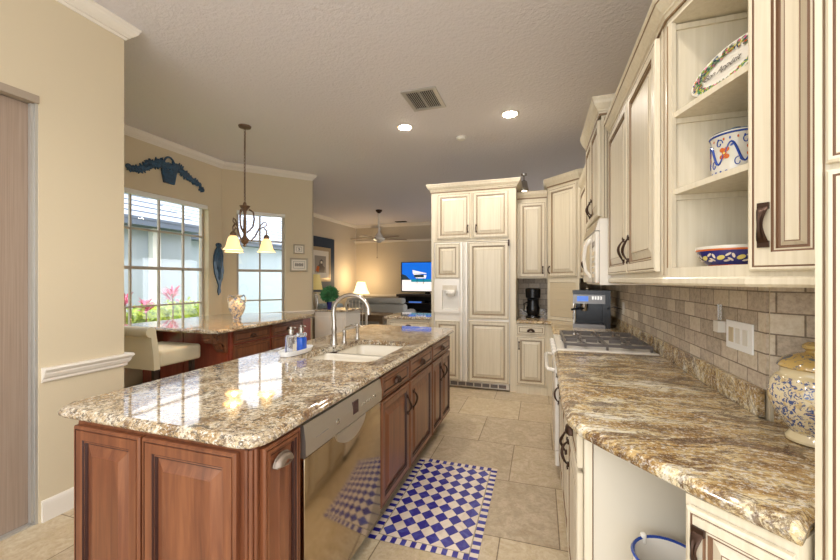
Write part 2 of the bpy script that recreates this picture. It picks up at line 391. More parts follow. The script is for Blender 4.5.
def drawer(F, u, v, w, h, sty='cherry', n0=.0015, t=.02):
    c, g = {'cream': ('cream', 'glaze'), 'creamdk': ('cream', 'glazed'), 'cherry': ('cherry', 'cherrydk')}[sty]
    r = min(.032, h*.25)
    R = [(0, n0, c), (0, n0+t-.004, c), (.004, n0+t, c), (.009, n0+t, c), (.010, n0+t-.003, g), (.013, n0+t-.003, g), (.014, n0+t, c),
         (r, n0+t, c), (r+.002, n0+t-.006, g), (r+.007, n0+t-.006, g), (r+.010, n0+t-.002, c)]
    return MB().rings(F, u, v, w, h, R)
def pull(F, u, v0, v1, n=.022, r=.0048, side=1):   # curled wrought pull
    L = v1-v0; pts = []
    for i in range(15):
        t = i/14; pts.append(F.p(u+side*.013*math.sin(2*PI*t), v0+L*t, n+.006+.024*math.sin(PI*t)))
    mb = MB().tube(pts, [r*(.7+.9*math.sin(PI*i/14)) for i in range(15)], 'bronze')
    for vv, s_ in ((v0, -1), (v1, 1)):
        mb.fbox(F, u-.007, vv-.010, n-.001, u+.007, vv+.010, n+.007, 'bronze')
        mb.tube([F.p(u, vv, n+.006), F.p(u-side*s_*.010, vv+s_*.008, n+.008), F.p(u-side*s_*.012, vv+s_*.018, n+.006)], .0035, 'bronze', 6)
    return mb
def bar(F, u, v0, v1, n=.022):   # short straight dark pull
    pts = [F.p(u, v0, n-.001), F.p(u, v0+.004, n+.02), F.p(u, (v0+v1)/2, n+.026), F.p(u, v1-.004, n+.02), F.p(u, v1, n-.001)]
    return MB().tube(pts, [.006, .005, .007, .005, .006], 'bronze').fbox(F, u-.009, v0-.012, n-.001, u+.009, v0+.01, n+.004, 'bronze').fbox(F, u-.009, v1-.01, n-.001, u+.009, v1+.012, n+.004, 'bronze')
def cup(F, u, v, w=.09, h=.034, n=.022, m='bronze'):
    vs = []; fs = []; A = 10; B = 6
    for i in range(B+1):
        b = PI/2*i/B
        for j in range(A+1):
            a = PI*j/A
            vs.append(F.p(u-w/2*math.cos(a)*math.cos(b*.0+0)*(math.cos(b)*.25+.75 if 0 else 1)*math.cos(b)**.5 if i < B else u, v+h*math.sin(a)*math.cos(b)**.5 if i < B else v+h*.45, n+.026*math.sin(b)))
    for i in range(B):
        for j in range(A): fs.append((i*(A+1)+j, i*(A+1)+j+1, (i+1)*(A+1)+j+1, (i+1)*(A+1)+j))
    mb = MB().add(vs, fs, m)
    mb.tube([F.p(u-w/2, v, n), F.p(u-w/2+.004, v-.002, n+.014), F.p(u, v-.003, n+.026), F.p(u+w/2-.004, v-.002, n+.014), F.p(u+w/2, v, n)], .0035, m, 6)
    mb.tube([F.p(u-w/2*math.cos(PI*j/12), v+h*math.sin(PI*j/12), n+.001) for j in range(13)], .0028, m, 6)
    return mb
CROWN = lambda zt, d, h: [(0, zt), (d, zt), (d, zt-.1*h), (d*.93, zt-.18*h), (d*.88, zt-.22*h), (d*.8, zt-.4*h), (d*.55, zt-.62*h), (d*.34, zt-.74*h), (d*.34, zt-.82*h), (d*.2, zt-.86*h), (d*.12, zt-h), (0, zt-h)]

# ================================================================== ROOM SHELL
CZ = 3.2
struct('floor', MB().box((-5.95, 5.5, -.12), (2.2, 11.2, 0), 'floor').box((-4.8, -3.2, -.12), (2.2, 5.5, 0), 'floor'))
struct('ceiling', MB().box((-5.95, 5.5, CZ), (2.2, 11.2, CZ+.15), 'ceil').box((-4.8, -1.2, CZ), (2.2, 5.5, CZ+.15), 'ceil'))
# left near wall with a sliding door
wl = MB().box((-2.96, 1.39, 0), (-2.78, 1.86, CZ-.001), 'wall').box((-2.96, -.6, 2.49), (-2.78, 1.39, CZ-.001), 'wall').box((-2.96, -1.2, 0), (-2.78, -.6, CZ-.001), 'wall')
struct('wall_left', wl)
CR = CROWN(CZ-.001, .072, .095)
struct('trim_1', MB().sweep([(-2.96, 1.86), (-2.78, 1.86), (-2.78, -1.2)][::1], CR, 'trim') if False else MB().sweep([(-2.78, -1.2), (-2.78, 1.86), (-2.96, 1.86)], [(o, z) for o, z in CR], 'trim'))
RAIL = lambda z: [(0, z), (.040, z), (.044, z-.012), (.036, z-.024), (.030, z-.030), (.030, z-.040), (.022, z-.058), (.014, z-.066), (.014, z-.080), (.006, z-.088), (0, z-.088)]
struct('trim_2', MB().sweep([(-2.78, 1.402), (-2.78, 1.86), (-2.96, 1.86)], RAIL(.905), 'trim'))
struct('baseboard_left', MB().sweep([(-2.78, 1.402), (-2.78, 1.86), (-2.96, 1.86)], [(0, .125), (.008, .125), (.014, .112), (.016, .10), (.016, 0), (0, 0)], 'trim'))
# door at far left
d = MB().box((-2.86, -.58, .012), (-2.825, 1.365, 2.44), 'taupe')
do = d.build('door_1', kind='structure')
jb = MB().box((-2.82, 1.362, .015), (-2.795, 1.376, 2.44), 'alu').box((-2.86, 1.377, 0), (-2.785, 1.39, 2.489), 'alu')
jb.box((-2.87, -.6, 2.445), (-2.772, 1.39, 2.489), 'taupetrim').box((-2.87, -.6, 0), (-2.79, 1.376, .011), 'alu')
struct('trim_3', jb)
# nook walls
A1 = Vector((-4.58, 4.46)); B1 = Vector((-3.69, 5.48)); dAB = (B1-A1).normalized(); nAB = Vector((dAB.y, -dAB.x)); LAB = (B1-A1).length
WY0, WY1, WZ0, WZ1 = 2.42, 4.22, .62, 2.50
w = MB().box((-4.76, 1.86, 0), (-4.58, WY0, CZ-.001), 'wall').box((-4.76, WY1, 0), (-4.58, 4.46, CZ-.001), 'wall').box((-4.76, WY0, 0), (-4.58, WY1, WZ0), 'wall').box((-4.76, WY0, WZ1), (-4.58, WY1, CZ-.001), 'wall')
struct('wall_nook_left', w)
struct('wall_nook_near', MB().box((-4.57, 1.87, 0), (-2.97, 1.98, CZ-.001), 'wall') if False else MB().box((-4.579, 1.70, 0), (-2.961, 1.82, CZ-.001), 'wall'))
FA = FR((A1.x, A1.y, 0), dAB, nAB)   # outward (into room) normal
AU0, AU1 = .20, .92
w = MB().fbox(FA, 0, 0, -.16, AU0, CZ-.001, 0, 'wall').fbox(FA, AU1, 0, -.16, LAB, CZ-.001, 0, 'wall').fbox(FA, AU0, 0, -.16, AU1, WZ0, 0, 'wall').fbox(FA, AU0, WZ1, -.16, AU1, CZ-.001, 0, 'wall')
struct('wall_nook_angled', w)
E1 = FA.p(LAB, 0, -.16)
struct('trim_4', MB().sweep([(-4.58, 1.83), (-4.58, 4.46), (B1.x, B1.y), (E1.x, E1.y)], CR, 'trim'))
struct('wall_nook_back', MB().prism([(E1.x+.0, E1.y+.003), (-5.9, 7.75), (-5.9, 7.85), (E1.x+.05, E1.y+.04)], 0, CZ-.001, 'wallfar'))
struct('trim_5', MB().sweep([(-4.58, 1.83), (-4.58, 4.46), (B1.x, B1.y), (E1.x, E1.y)], RAIL(.905), 'trim'))
# windows
def window(name, F, u0, u1, z0, z1, cols, hz, fm='frame'):
    fr = MB(); a, b = -.125, -.085
    for (p, q, r_, t) in ((u0, z0, u0+.035, z1), (u1-.035, z0, u1, z1), (u0+.035, z0, u1-.035, z0+.04), (u0+.035, z1-.04, u1-.035, z1)): fr.fbox(F, p, q, a, r_, t, b, fm)
    root = fr.build(name, kind='structure')
    mu = MB()
    for c in cols: mu.fbox(F, c-.011, z0+.04, a+.005, c+.011, z1-.04, b-.008, fm)
    for z, h in hz: mu.fbox(F, u0+.035, z-h, a+.004, u1-.035, z+h, b-.004, fm)
    mu.build('muntins', root)
    MB().fbox(F, u0+.03, z0+.03, a+.015, u1-.03, z1-.03, a+.019, 'glass').build('window_pane', root)
    hd = MB().fbox(F, u0, z1-.055, -.08, u1, z1-.001, -.015, 'framew'); hd.build('blind_head_rail', root)
    MB().fbox(F, u0-.02, z0-.02, -.08, u1+.02, z0-.0005, .03, 'trim').build('window_sill', root) if False else None
    return root
FN = FR((-4.58, 0, 0), (0, 1), (1, 0))
window('window_1', FN, WY0, WY1, WZ0, WZ1, [2.85, 3.20, 3.555, 3.90], [(2.045, .011), (1.57, .02), (1.095, .011)])
window('window_2', FA, AU0, AU1, WZ0, WZ1, [.545], [(2.045, .011), (1.57, .02), (1.095, .011)])
# right walls
struct('wall_right', MB().box((.8, 1.69, 0), (.95, 11.1, CZ-.001), 'wall') if False else MB().box((.8, 1.69, 0), (.95, 5.62, CZ-.001), 'wall'))
FD = FR((.8, 1.69, 0), (.7071, -.7071), (-.7071, -.7071))
struct('wall_right_diagonal', MB().fbox(FD, .03, 0, -.15, 1.7, CZ-.001, 0, 'wall'))
struct('wall_back', MB().box((-1.52, 5.50, 0), (.8, 5.62, 2.68), 'wall'))
struct('trim_6', MB().box((.790, 1.694, 1.016), (.7995, 5.49, 1.43), 'tile_x'))
struct('trim_7', MB().box((-.29, 5.490, 1.016), (.789, 5.4995, 1.45), 'tile_y'))
struct('trim_8', MB().fbox(FD, .004, 1.016, .0005, .30, 1.43, .010, 'tile_d'))
struct('wall_right_light_block', MB().box((2.0, 5.62, 2.1), (2.15, 10.999, CZ-.001), 'wallfar').box((2.0, 5.62, 0), (2.15, 8.0, 2.1), 'wallfar').box((.951, 5.47, 0), (2.15, 5.62, CZ-.001), 'wallfar'))  # unseen wall added to keep side daylight off the far ceiling
# family room
struct('wall_far', MB().box((-5.75, 11.0, 0), (2.0, 11.15, CZ-.001), 'wallfar'))
struct('wall_family_left', MB().box((-5.9, 7.955, 0), (-5.75, 10.999, CZ-.001), 'wallfar'))
struct('trim_9', MB().sweep([(-5.75, 7.96), (-5.75, 11.0), (2.0, 11.0)], CR, 'trim'))
struct('trim_10', MB().box((-5.74, 10.9, 2.62), (1.9, 10.998, 2.68), 'trim').box((-5.5, 10.93, .9), (1.9, 10.999, .96), 'trim'))
struct('trim_11', MB().box((-5.2, 10.90, 2.681), (-4.85, 10.999, CZ-.12), 'wallfar'))
MB().box((-5.749, 8.35, .85), (-5.72, 9.62, 2.60), 'blueaccent').build('accent_panel', label='navy blue wall panel behind the framed painting in the family room', cat='wall panel', origin=(-5.735, 8.98, .85))

# ================================================================== OUTSIDE
struct('ground', MB().box((-30, -10, -.35), (-6.0, 40, -.15), 'grass').box((-6.0, -10, -.35), (-4.85, 5.4, -.15), 'grass'))
hs = thing('neighbour_house', 'pale stucco house with ribbed roof seen through the nook windows', 'house', (-8.2, 6, -.15))
MB().box((-12, 1, -.149), (-8.2, 7.05, 2.68), 'stucco').box((-14, 7.05, -.149), (-9.6, 16, 2.68), 'stucco').build('wall', hs)
rf = MB()
for i in range(15):   # ribbed roof courses with a hip at the right end
    x0 = -7.85-i*.26; z0 = 2.72+i*.16; y1 = 7.15-i*.17
    rf.add([(x0, -1, z0), (x0, y1, z0), (x0-.27, y1-.17, z0+.165), (x0-.27, -1, z0+.165), (x0, -1, z0-.02), (x0, y1, z0-.02)], [(0, 1, 2, 3), (0, 4, 5, 1)], 'roofm')
    rf.box((x0-.005, -1, z0-.045), (x0+.02, y1, z0+.012), 'fascia')
for i in range(10):
    x0 = -9.15-i*.27; z0 = 2.72+i*.16
    rf.add([(x0, 7.3, z0), (x0, 16, z0), (x0-.27, 16, z0+.165), (x0-.27, 7.3, z0+.165)], [(0, 1, 2, 3)], 'roofm')
    rf.box((x0-.005, 7.3, z0-.045), (x0+.02, 16, z0+.012), 'fascia')
rf.build('roof', hs)
MB().box((-8.2, -1, 2.56), (-7.84, 7.15, 2.70), 'fascia').box((-9.6, 7.16, 2.56), (-9.2, 16, 2.7), 'fascia').build('fascia', hs)
MB().box((-8.19, 5.98, 0), (-8.05, 6.16, 2.55), 'framew').build('downspout', hs)
def leafy(mb, c, r, n, s, m):
    for _ in range(n):
        while True:
            q = Vector((random.uniform(-1, 1), random.uniform(-1, 1), random.uniform(-1, 1)))
            if .5 < q.length < 1: break
        p = Vector((c[0]+q.x*r[0], c[1]+q.y*r[1], c[2]+q.z*r[2]))
        a = Vector((random.gauss(0, 1), random.gauss(0, 1), random.gauss(0, 1))).normalized(); b = a.orthogonal().normalized()
        k = s*random.uniform(.6, 1.2)
        mb.add([p-a*k, p+b*k*.45, p+a*k, p-b*k*.45], [(0, 1, 2, 3)], m)
for (y0, y1, x, lab) in ((2.2, 5.15, -6.6, 'clipped yellow green hedge below the pink plants outside the nook window'), (5.9, 7.0, -7.4, 'yellow green shrub outside the narrow angled nook window')):
    mb = MB(); y = y0
    while y < y1:
        mb.ell((x, y, .40), (.22, .3, .56), 'hedge'); leafy(mb, (x, y, .42), (.3, .35, .62), 260, .05, 'hedge'); y += .35
    mb.build('hedge', label=lab, cat='hedge', origin=(x, (y0+y1)/2, -.15))
for i, (x, y, z, sc) in enumerate(((-6.2, 4.15, 1.12, .9), (-6.25, 4.52, 1.02, .8), (-6.2, 4.95, 1.18, 1.0), (-6.3, 3.75, 1.10, .9))):
    mb = MB(); mb.tube([(x, y, -.15), (x+.02, y, z-.2), (x, y, z)], .012, 'woodlt', 6)
    for k in range(26):
        a = random.uniform(0, 2*PI); e = random.uniform(.1, 1.3); L_ = sc*random.uniform(.2, .34)
        dx = Vector((math.cos(a)*math.cos(e), math.sin(a)*math.cos(e), math.sin(e))); sd_ = Vector((-math.sin(a), math.cos(a), 0))*.022
        p0 = Vector((x, y, z-random.uniform(0, .15))); pm = p0+dx*L_*.55; p1 = p0+dx*L_+Vector((0, 0, -.05))
        mb.add([p0, pm+sd_, p1, pm-sd_], [(0, 1, 2, 3)], 'pink')
    mb.build('ti_plant', label=['pink leaved plant second from left above the hedge outside the nook window', 'lowest pink leaved plant, outside the middle of the nook window', 'tallest pink leaved plant, right of the others outside the nook window', 'leftmost pink leaved plant outside the nook window'][i], cat='plant', group='pink leaved plants outside the window', origin=(x, y, -.15))

# ================================================================== ISLAND
IX, IY0, IZ = -.88, 1.0, .875
FI = FR((IX, 0, 0), (0, 1), (1, 0))
poly = [(-.848, 1.05)]+arc(-1.0, 3.69, .152, 0, 90, 5)+[(-1.86, 3.86), (-1.86, .955), (-.93, .955), (-.885, .968)]
poly = [(-.93, .955), (-.885, .968), (-.858, 1.005), (-.850, 1.05), (-.850, 3.79), (-.87, 3.84), (-.92, 3.86), (-1.80, 3.93), (-1.87, 3.88), (-1.87, 1.03), (-1.83, .975), (-1.78, .965)]
SK = [(-1.53, 2.15), (-1.52, 2.09), (-1.46, 2.07), (-1.08, 2.07), (-1.01, 2.10), (-.985, 2.16), (-.985, 2.80), (-1.01, 2.85), (-1.07, 2.87), (-1.39, 2.87), (-1.445, 2.85), (-1.46, 2.79), (-1.46, 2.56), (-1.51, 2.46), (-1.53, 2.35)]
top = slab(poly, .875, .914, 'granite_i', SK)
top.build('island_countertop', smooth=True, ang=.6, label='speckled tan granite countertop of the long island with the sink', cat='countertop', origin=(-1.36, 2.4, .875))
# sink
sk = thing('kitchen_sink', 'biscuit double bowl undermount sink in the island granite', 'sink', (-1.22, 2.47, .67))
def bowl(y0, y1, x0=-1.468):
    mb = MB(); x1 = -.978; zt, zb = .872, .68
    def rr(i, z):
        r = .05; a, b, c_, e = x0+i, x1-i, y0+i, y1-i
        return [(x, y, z) for x, y in arc(b-r, e-r, r, 0, 90, 4)+arc(a+r, e-r, r, 90, 180, 4)+arc(a+r, c_+r, r, 180, 270, 4)+arc(b-r, c_+r, r, 270, 360, 4)]
    L_ = [rr(-.008, zt), rr(0, zt), rr(.006, zt-.01), rr(.012, zb+.03), rr(.04, zb), rr(.09, zb-.004)]; n = len(L_[0])
    mb.add(sum(L_, []), [(k*n+i, k*n+(i+1) % n, (k+1)*n+(i+1) % n, (k+1)*n+i) for k in range(len(L_)-1) for i in range(n)]+[[(len(L_)-1)*n+i for i in range(n)]], 'sink')
    return mb
b1 = bowl(2.062, 2.452, -1.538).build('near_bowl', sk, smooth=True); b2 = bowl(2.488, 2.878).build('far_bowl', sk, smooth=True)
MB().rbox((-1.465, 2.445, .80), (-.98, 2.495, .868), .008, 'sink').build('divider', sk, smooth=True)
for y in (2.26, 2.68): MB().lathe((-1.22, y, .6765), [(0, .001), (.03, .001), (.038, .004), (.04, 0)], 'nickel').build('drain', sk, smooth=True)
# island cabinets
def body(F, u0, u1, v0, v1, depth, m, parent, name='body'):
    return MB().fbox(F, u0, v0, -depth, u1, v1, 0, m).build(name, parent)
def unit(name, label, F, u0, u1, depth, m, cat='cabinet', v0=.10, v1=.8745, group=None, toe=True, toem=None):
    t = thing(name, label, cat, tuple(F.p((u0+u1)/2, 0, -depth/2)), group)
    body(F, u0, u1, v0, v1, depth, m, t)
    if toe: MB().fbox(F, u0, 0, -depth, u1, v0, -.07, toem or m).build('toe_kick', t)
    return t
g = 'cherry cabinets of the island'
# near end cabinet with clipped corner
ec = thing('island_cabinet', 'red brown island end cabinet with raised panels and a cup pull, left of the dishwasher', 'cabinet', (-1.3, 1.1, 0), g)
cl = [(-.945, 1.0), (-.892, 1.02), (IX, 1.062), (IX, 1.236), (-1.74, 1.236), (-1.79, 1.19), (-1.79, 1.0)]
MB().prism([(-.915, .98), (-.892, .984), (IX, .998), (IX, 1.208), (-1.715, 1.208), (-1.715, .98)], 0, .8745, 'cherry').build('body', ec)
FE = FR((-1.715, .98, 0), (1, 0), (0, -1))
for (u, w_) in ((.0, .356), (.362, .422)): door(FE, u+.006, .012, w_-.006, .848, 'cherry', .062).build('end_panel', ec)
pt = MB()
for (x, y, r) in ((-.906, .980, .007), (-.892, .985, .008), (-.882, .995, .007)): pt.lathe((x, y, .01), [(r, 0), (r, .86)], 'cherry', 10)
pt.build('corner_moulding', ec, smooth=True)
dd = door(FI, 1.008, .03, .196, .835, 'cherry', .038).build('door', ec)
cup(FI, 1.095, .785, .095, .034, .022, 'pewter').build('handle', dd, smooth=True, label='pewter cup pull')
# cabinet behind the dishwasher / left side of the island
bc = thing('island_cabinet', 'cherry back of the island facing the breakfast bar', 'cabinet', (-1.65, 2.4, 0), g)
MB().box((-1.79, 1.212, 0), (-1.55, 3.66, .8745), 'cherry').build('body', bc)
FB = FR((-1.79, 3.66, 0), (0, -1), (-1, 0))
for i in range(4): door(FB, .01+i*.605, .012, .585, .845, 'cherry').build('back_panel', bc)
# dishwasher
dw = thing('dishwasher', 'stainless dishwasher in the island reflecting the blue rug', 'dishwasher', (-1.2, 1.59, 0))
MB().box((-1.5, 1.215, .10), (-.885, 1.945, .868), 'black').box((-1.5, 1.215, 0), (-.95, 1.945, .099), 'black').build('body', dw)
dr = MB().rbox((-.8845, 1.222, .09), (-.856, 1.938, .735), .004, 'steel', 2); dr.build('door', dw, smooth=True)
pn = MB().uprism(FI, [(-.0045, .737), (.024, .737), (.030, .745), (.030, .80), (.020, .864), (-.0045, .864)], 1.222, 1.938, 'steel2'); pn = pn.build('control_panel', dw)
gr_ = MB(); s_ = [(i/20) for i in range(21)]
lp = [(1.44+.29*t, .737-.075*math.sin(PI*t)**.6) for t in s_]
gr_.fprism(FI, [(1.44, .739)]+[(1.44+.29*t, .737-.07*(math.sin(PI*t)**.55)) for t in s_[1:-1]]+[(1.73, .739)], .0, .0335, 'steel2'); gr_.build('handle_recess', pn)
MB().fbox(FI, 1.60, .775, .0255, 1.655, .835, .031, 'display2').build('display', pn)
for yy in (1.46, 1.70, 1.73, 1.76, 1.79, 1.82, 1.85): MB().ell(FI.p(yy, .795, .030), (.004, .008, .008) if yy > 1.5 else (.005, .013, .013), 'nickel', 10, 6).build('button', pn, smooth=True)
MB().fbox(FI, 1.29, .792, .0295, 1.38, .795, .0315, 'greyprint').build('printed_name', pn)
def island_unit(label, y0, y1, drawers, doors, hand):
    t = unit('island_cabinet', label, FI, y0, y1, .62, 'cherry', group=g)
    for (a, b) in drawers:
        o = drawer(FI, a+.006, .735, b-a-.012, .128).build('drawer', t); cup(FI, (a+b)/2, .785, .085, .034).build('handle', o, smooth=True)
    for (a, b), hu in zip(doors, hand):
        o = door(FI, a+.006, .112, b-a-.012, .605, 'cherry', .06).build('door', t); pull(FI, hu, .52, .63).build('handle', o, smooth=True)
    return t
# the sink base body is open above the bowls
t = thing('island_cabinet', 'cherry sink base with two drawer fronts and two tall doors, right of the dishwasher', 'cabinet', (-1.2, 2.48, 0), g)
MB().box((-1.515, 1.95, .10), (IX, 3.008, .64), 'cherry').box((-.93, 1.95, .641), (IX, 3.008, .8745), 'cherry').build('body', t) if False else MB().box((-1.515, 1.95, .10), (IX, 3.008, .64), 'cherry').box((-.93, 1.95, .641), (IX, 3.008, .8745), 'cherry').build('body', t)
MB().box((-1.515, 1.95, 0), (-.95, 3.008, .099), 'dark').build('toe_kick', t)
for (a, b) in ((1.955, 2.44), (2.446, 3.005)):
    o = drawer(FI, a+.006, .735, b-a-.012, .128).build('drawer', t); cup(FI, (a+b)/2, .785, .085, .034).build('handle', o, smooth=True)
for (a, b), hu, s_ in (((1.955, 2.44), 2.385, 1), ((2.446, 3.005), 2.51, -1)):
    o = door(FI, a+.006, .112, b-a-.012, .605, 'cherry', .06).build('door', t); pull(FI, hu, .52, .63, side=s_).build('handle', o, smooth=True)
t = thing('island_cabinet', 'cherry cabinet at the far end of the island with one drawer over double doors', 'cabinet', (-1.2, 3.33, 0), g)
MB().box((-1.515, 3.012, .10), (IX, 3.66, .8745), 'cherry').build('body', t)
MB().box((-1.515, 3.012, 0), (-.95, 3.60, .099), 'dark').build('toe_kick', t)
o = drawer(FI, 3.02, .735, .63, .128).build('drawer', t); cup(FI, 3.335, .785, .085, .034).build('handle', o, smooth=True)
for a, hu, s_ in ((3.02, 3.28, 1), (3.338, 3.40, -1)):
    o = door(FI, a, .112, .312, .605, 'cherry', .05).build('door', t); pull(FI, hu, .52, .63, side=s_).build('handle', o, smooth=True)
# faucet
fa = thing('kitchen_faucet', 'tall brushed nickel gooseneck faucet behind the island sink', 'faucet', (-1.53, 2.57, .9145))
MB().lathe((-1.53, 2.57, .9145), [(.032, 0), (.032, .008), (.026, .02), (.020, .05), (.019, .10), (.022, .12), (.017, .15), (.015, .19)], 'nickel').build('base', fa, smooth=True)
pts = [(-1.53, 2.57, 1.10), (-1.535, 2.57, 1.16)]
for i in range(13):
    a = PI-PI*.93*i/12; pts.append((-1.385+.148*math.cos(a), 2.57+.01*i/12, 1.18+.125*math.sin(a)))
MB().tube(pts, [.018, .0165]+[.0155]*11+[.0155, .016], 'nickel', 10).build('spout', fa, smooth=True)
e = pts[-1]; MB().tube([e, (e[0]+.002, e[1], e[2]-.05)], [.016, .019], 'nickel', 10).build('spray_head', fa, smooth=True)
MB().lathe((-1.515, 2.70, .9145), [(.024, 0), (.024, .006), (.016, .02), (.014, .07), (.017, .085), (.012, .10), (0, .103)], 'nickel').tube([(-1.515, 2.70, 1.0), (-1.50, 2.70, 1.035), (-1.45, 2.70, 1.055), (-1.40, 2.70, 1.045)], [.009, .008, .007, .009], 'nickel').build('lever_handle', fa, smooth=True)
sp = thing('soap_pump', 'brushed nickel side sprayer beside the tall island faucet', 'sprayer', (-1.50, 2.86, .9145))
MB().lathe((-1.50, 2.90, .9145), [(.022, 0), (.022, .006), (.014, .02), (.012, .06), (.018, .10), (.015, .13), (0, .135)], 'nickel').build('body', sp, smooth=True)
# tray and bottles
tr = MB(); TC = (-1.60, 2.19)
def ov(a, b, z, n=28): return [(TC[0]+a*abs(math.cos(t))**.8*(1 if math.cos(t) > 0 else -1), TC[1]+b*abs(math.sin(t))**.8*(1 if math.sin(t) > 0 else -1), z) for t in [2*PI*i/n for i in range(n)]]
L_ = [ov(.045, .12, .915), ov(.058, .145, .917), ov(.07, .158, .948), ov(.064, .152, .948), ov(.05, .135, .9235), ov(.02, .06, .922)]; n = 28
tr.add(sum(L_, []), [(k*n+i, k*n+(i+1) % n, (k+1)*n+(i+1) % n, (k+1)*n+i) for k in range(5) for i in range(n)]+[list(range(n)), [5*n+i for i in range(n)]], 'plate')
tr.build('soap_tray', smooth=True, label='white oval tray holding the soap bottles on the island', cat='tray', origin=(TC[0], TC[1], .915))
for (x, y, m_, lab) in ((-1.605, 2.14, 'clear', 'clear soap bottle with silver pump, left on the white tray'), (-1.60, 2.245, 'blueglass', 'bright blue soap bottle with silver pump, right on the white tray')):
    bt = thing('soap_bottle', lab, 'bottle', (x, y, .924), 'soap bottles on the tray')
    MB().rbox((x-.028, y-.034, .9245), (x+.028, y+.034, 1.045 if m_ == 'clear' else 1.02), .012, m_).build('bottle_body', bt, smooth=True)
    if m_ != 'clear': MB().rbox((x-.028, y-.034, 1.0205), (x+.028, y+.034, 1.05), .01, 'clear').build('clear_top', bt, smooth=True)
    else: MB().fbox(FR((x, y, 0), (0, 1), (1, 0)), -.02, .94, .0285, .02, .99, .029, 'mat').build('bottle_label', bt)
    MB().lathe((x, y, 1.05), [(.012, 0), (.012, .006), (.018, .008), (.018, .034), (.008, .036), (.008, .044), (.011, .046), (.011, .052), (0, .053)], 'nickel', 14).tube([(x, y, 1.098), (x+.03, y, 1.100), (x+.036, y, 1.092)], .0045, 'nickel', 6).build('pump', bt, smooth=True)

# mosaic rug (tile inlay)
def rug():
    mb = MB(); x0, x1, y0, y1 = -.905, -.300, 1.868, 2.840; z = .004; bw = .046
    mb.box((x0, y0, .0006), (x1, y1, z-.001), 'grout')
    def q(P, m): mb.add([(p[0], p[1], z) for p in P]+[(p[0], p[1], z-.0015) for p in P], [list(range(len(P)))]+[(i, (i+1) % len(P), len(P)+(i+1) % len(P), len(P)+i) for i in range(len(P))], m)
    g_ = .0015
    nst = 32; L_ = (y1-y0)/nst
    for i in range(nst):
        for xa, xb in ((x0, x0+bw), (x1-bw, x1)):
            q([(xa+g_, y0+i*L_+g_/3), (xb-g_, y0+i*L_+g_/3), (xb-g_, y0+(i+1)*L_-g_/3), (xa+g_, y0+(i+1)*L_-g_/3)], 'rugblue' if i % 2 == 0 else 'rugwhite')
    xi0, xi1 = x0+bw, x1-bw; nst = 18; L_ = (xi1-xi0)/nst
    for i in range(nst):
        for ya, yb in ((y0, y0+bw), (y1-bw, y1)):
            q([(xi0+i*L_, ya+g_), (xi0+(i+1)*L_-g_/2, ya+g_), (xi0+(i+1)*L_-g_/2, yb-g_), (xi0+i*L_, yb-g_)], 'rugwhite' if i % 2 == 0 else 'rugblue')
    a0, a1, b0, b1 = xi0+.006, xi1-.006, y0+bw+.006, y1-bw-.006
    nx = 6; sx = (a1-a0)/nx; ny = 9; sy = (b1-b0)/ny
    def clip(P):
        for ax, lim, sg in ((0, a0, 1), (0, a1, -1), (1, b0, 1), (1, b1, -1)):
            out = []
            for i in range(len(P)):
                p, r = P[i], P[(i+1) % len(P)]; dp = sg*(p[ax]-lim); dr_ = sg*(r[ax]-lim)
                if dp >= -1e-9: out.append(p)
                if (dp > 1e-9 and dr_ < -1e-9) or (dp < -1e-9 and dr_ > 1e-9):
                    t = dp/(dp-dr_); out.append((p[0]+(r[0]-p[0])*t, p[1]+(r[1]-p[1])*t))
            P = out
            if len(P) < 3: return None
        return P
    for i in range(nx+1):
        for j in range(ny+1):
            for (cx, cy, m) in ((a0+(i+.5)*sx, b0+(j+.5)*sy, 'rugblue'), (a0+i*sx, b0+j*sy, 'rugwhite')):
                P = clip([(cx-sx/2+g_, cy), (cx, cy-sy/2+g_), (cx+sx/2-g_, cy), (cx, cy+sy/2-g_)])
                if P: q(P, m)
    return mb
rug().build('mosaic_rug', label='blue and cream checkered mosaic tile rug on the floor beside the island', cat='rug', origin=(-.587, 2.35, 0))

# ================================================================== BREAKFAST BAR IN THE NOOK
bp = [(-4.52, 2.92), (-3.16, 2.92), (-3.09, 2.95), (-3.07, 3.02), (-3.14, 4.74), (-3.19, 4.82), (-3.27, 4.85), (-4.08, 4.85), (-4.52, 4.42)]
slab(bp, .875, .914, 'granite_i').build('bar_countertop', smooth=True, ang=.6, label='polished granite top of the breakfast bar by the nook window', cat='countertop', origin=(-3.8, 3.9, .875))
bb = thing('bar_cabinet', 'dark red cherry breakfast bar cabinet with drawers under the nook countertop', 'cabinet', (-3.8, 4, 0))
MB().box((-4.50, 3.22, .0), (-3.2, 4.42, .8745), 'maroon').box((-4.05, 4.421, 0), (-3.2, 4.72, .8745), 'maroon').build('body', bb)
FBR = FR((-3.2, 0, 0), (0, 1), (1, 0))
for a, b in ((3.26, 3.83), (3.87, 4.51)):
    for z, h in ((.72, .14), (.50, .20), (.28, .20), (.06, .20)):
        o = drawer(FBR, a, z, b-a, h).build('drawer', bb)
        if z > .6: bar_ = cup(FBR, (a+b)/2, z+.05, .09, .03).build('handle', o, smooth=True)
FBF = FR((-4.5, 3.22, 0), (1, 0), (0, -1))
for u in (.02, .66): MB().fbox(FBF, u, .06, .0005, u+.62, .84, .012, 'maroon').build('front_panel', bb)
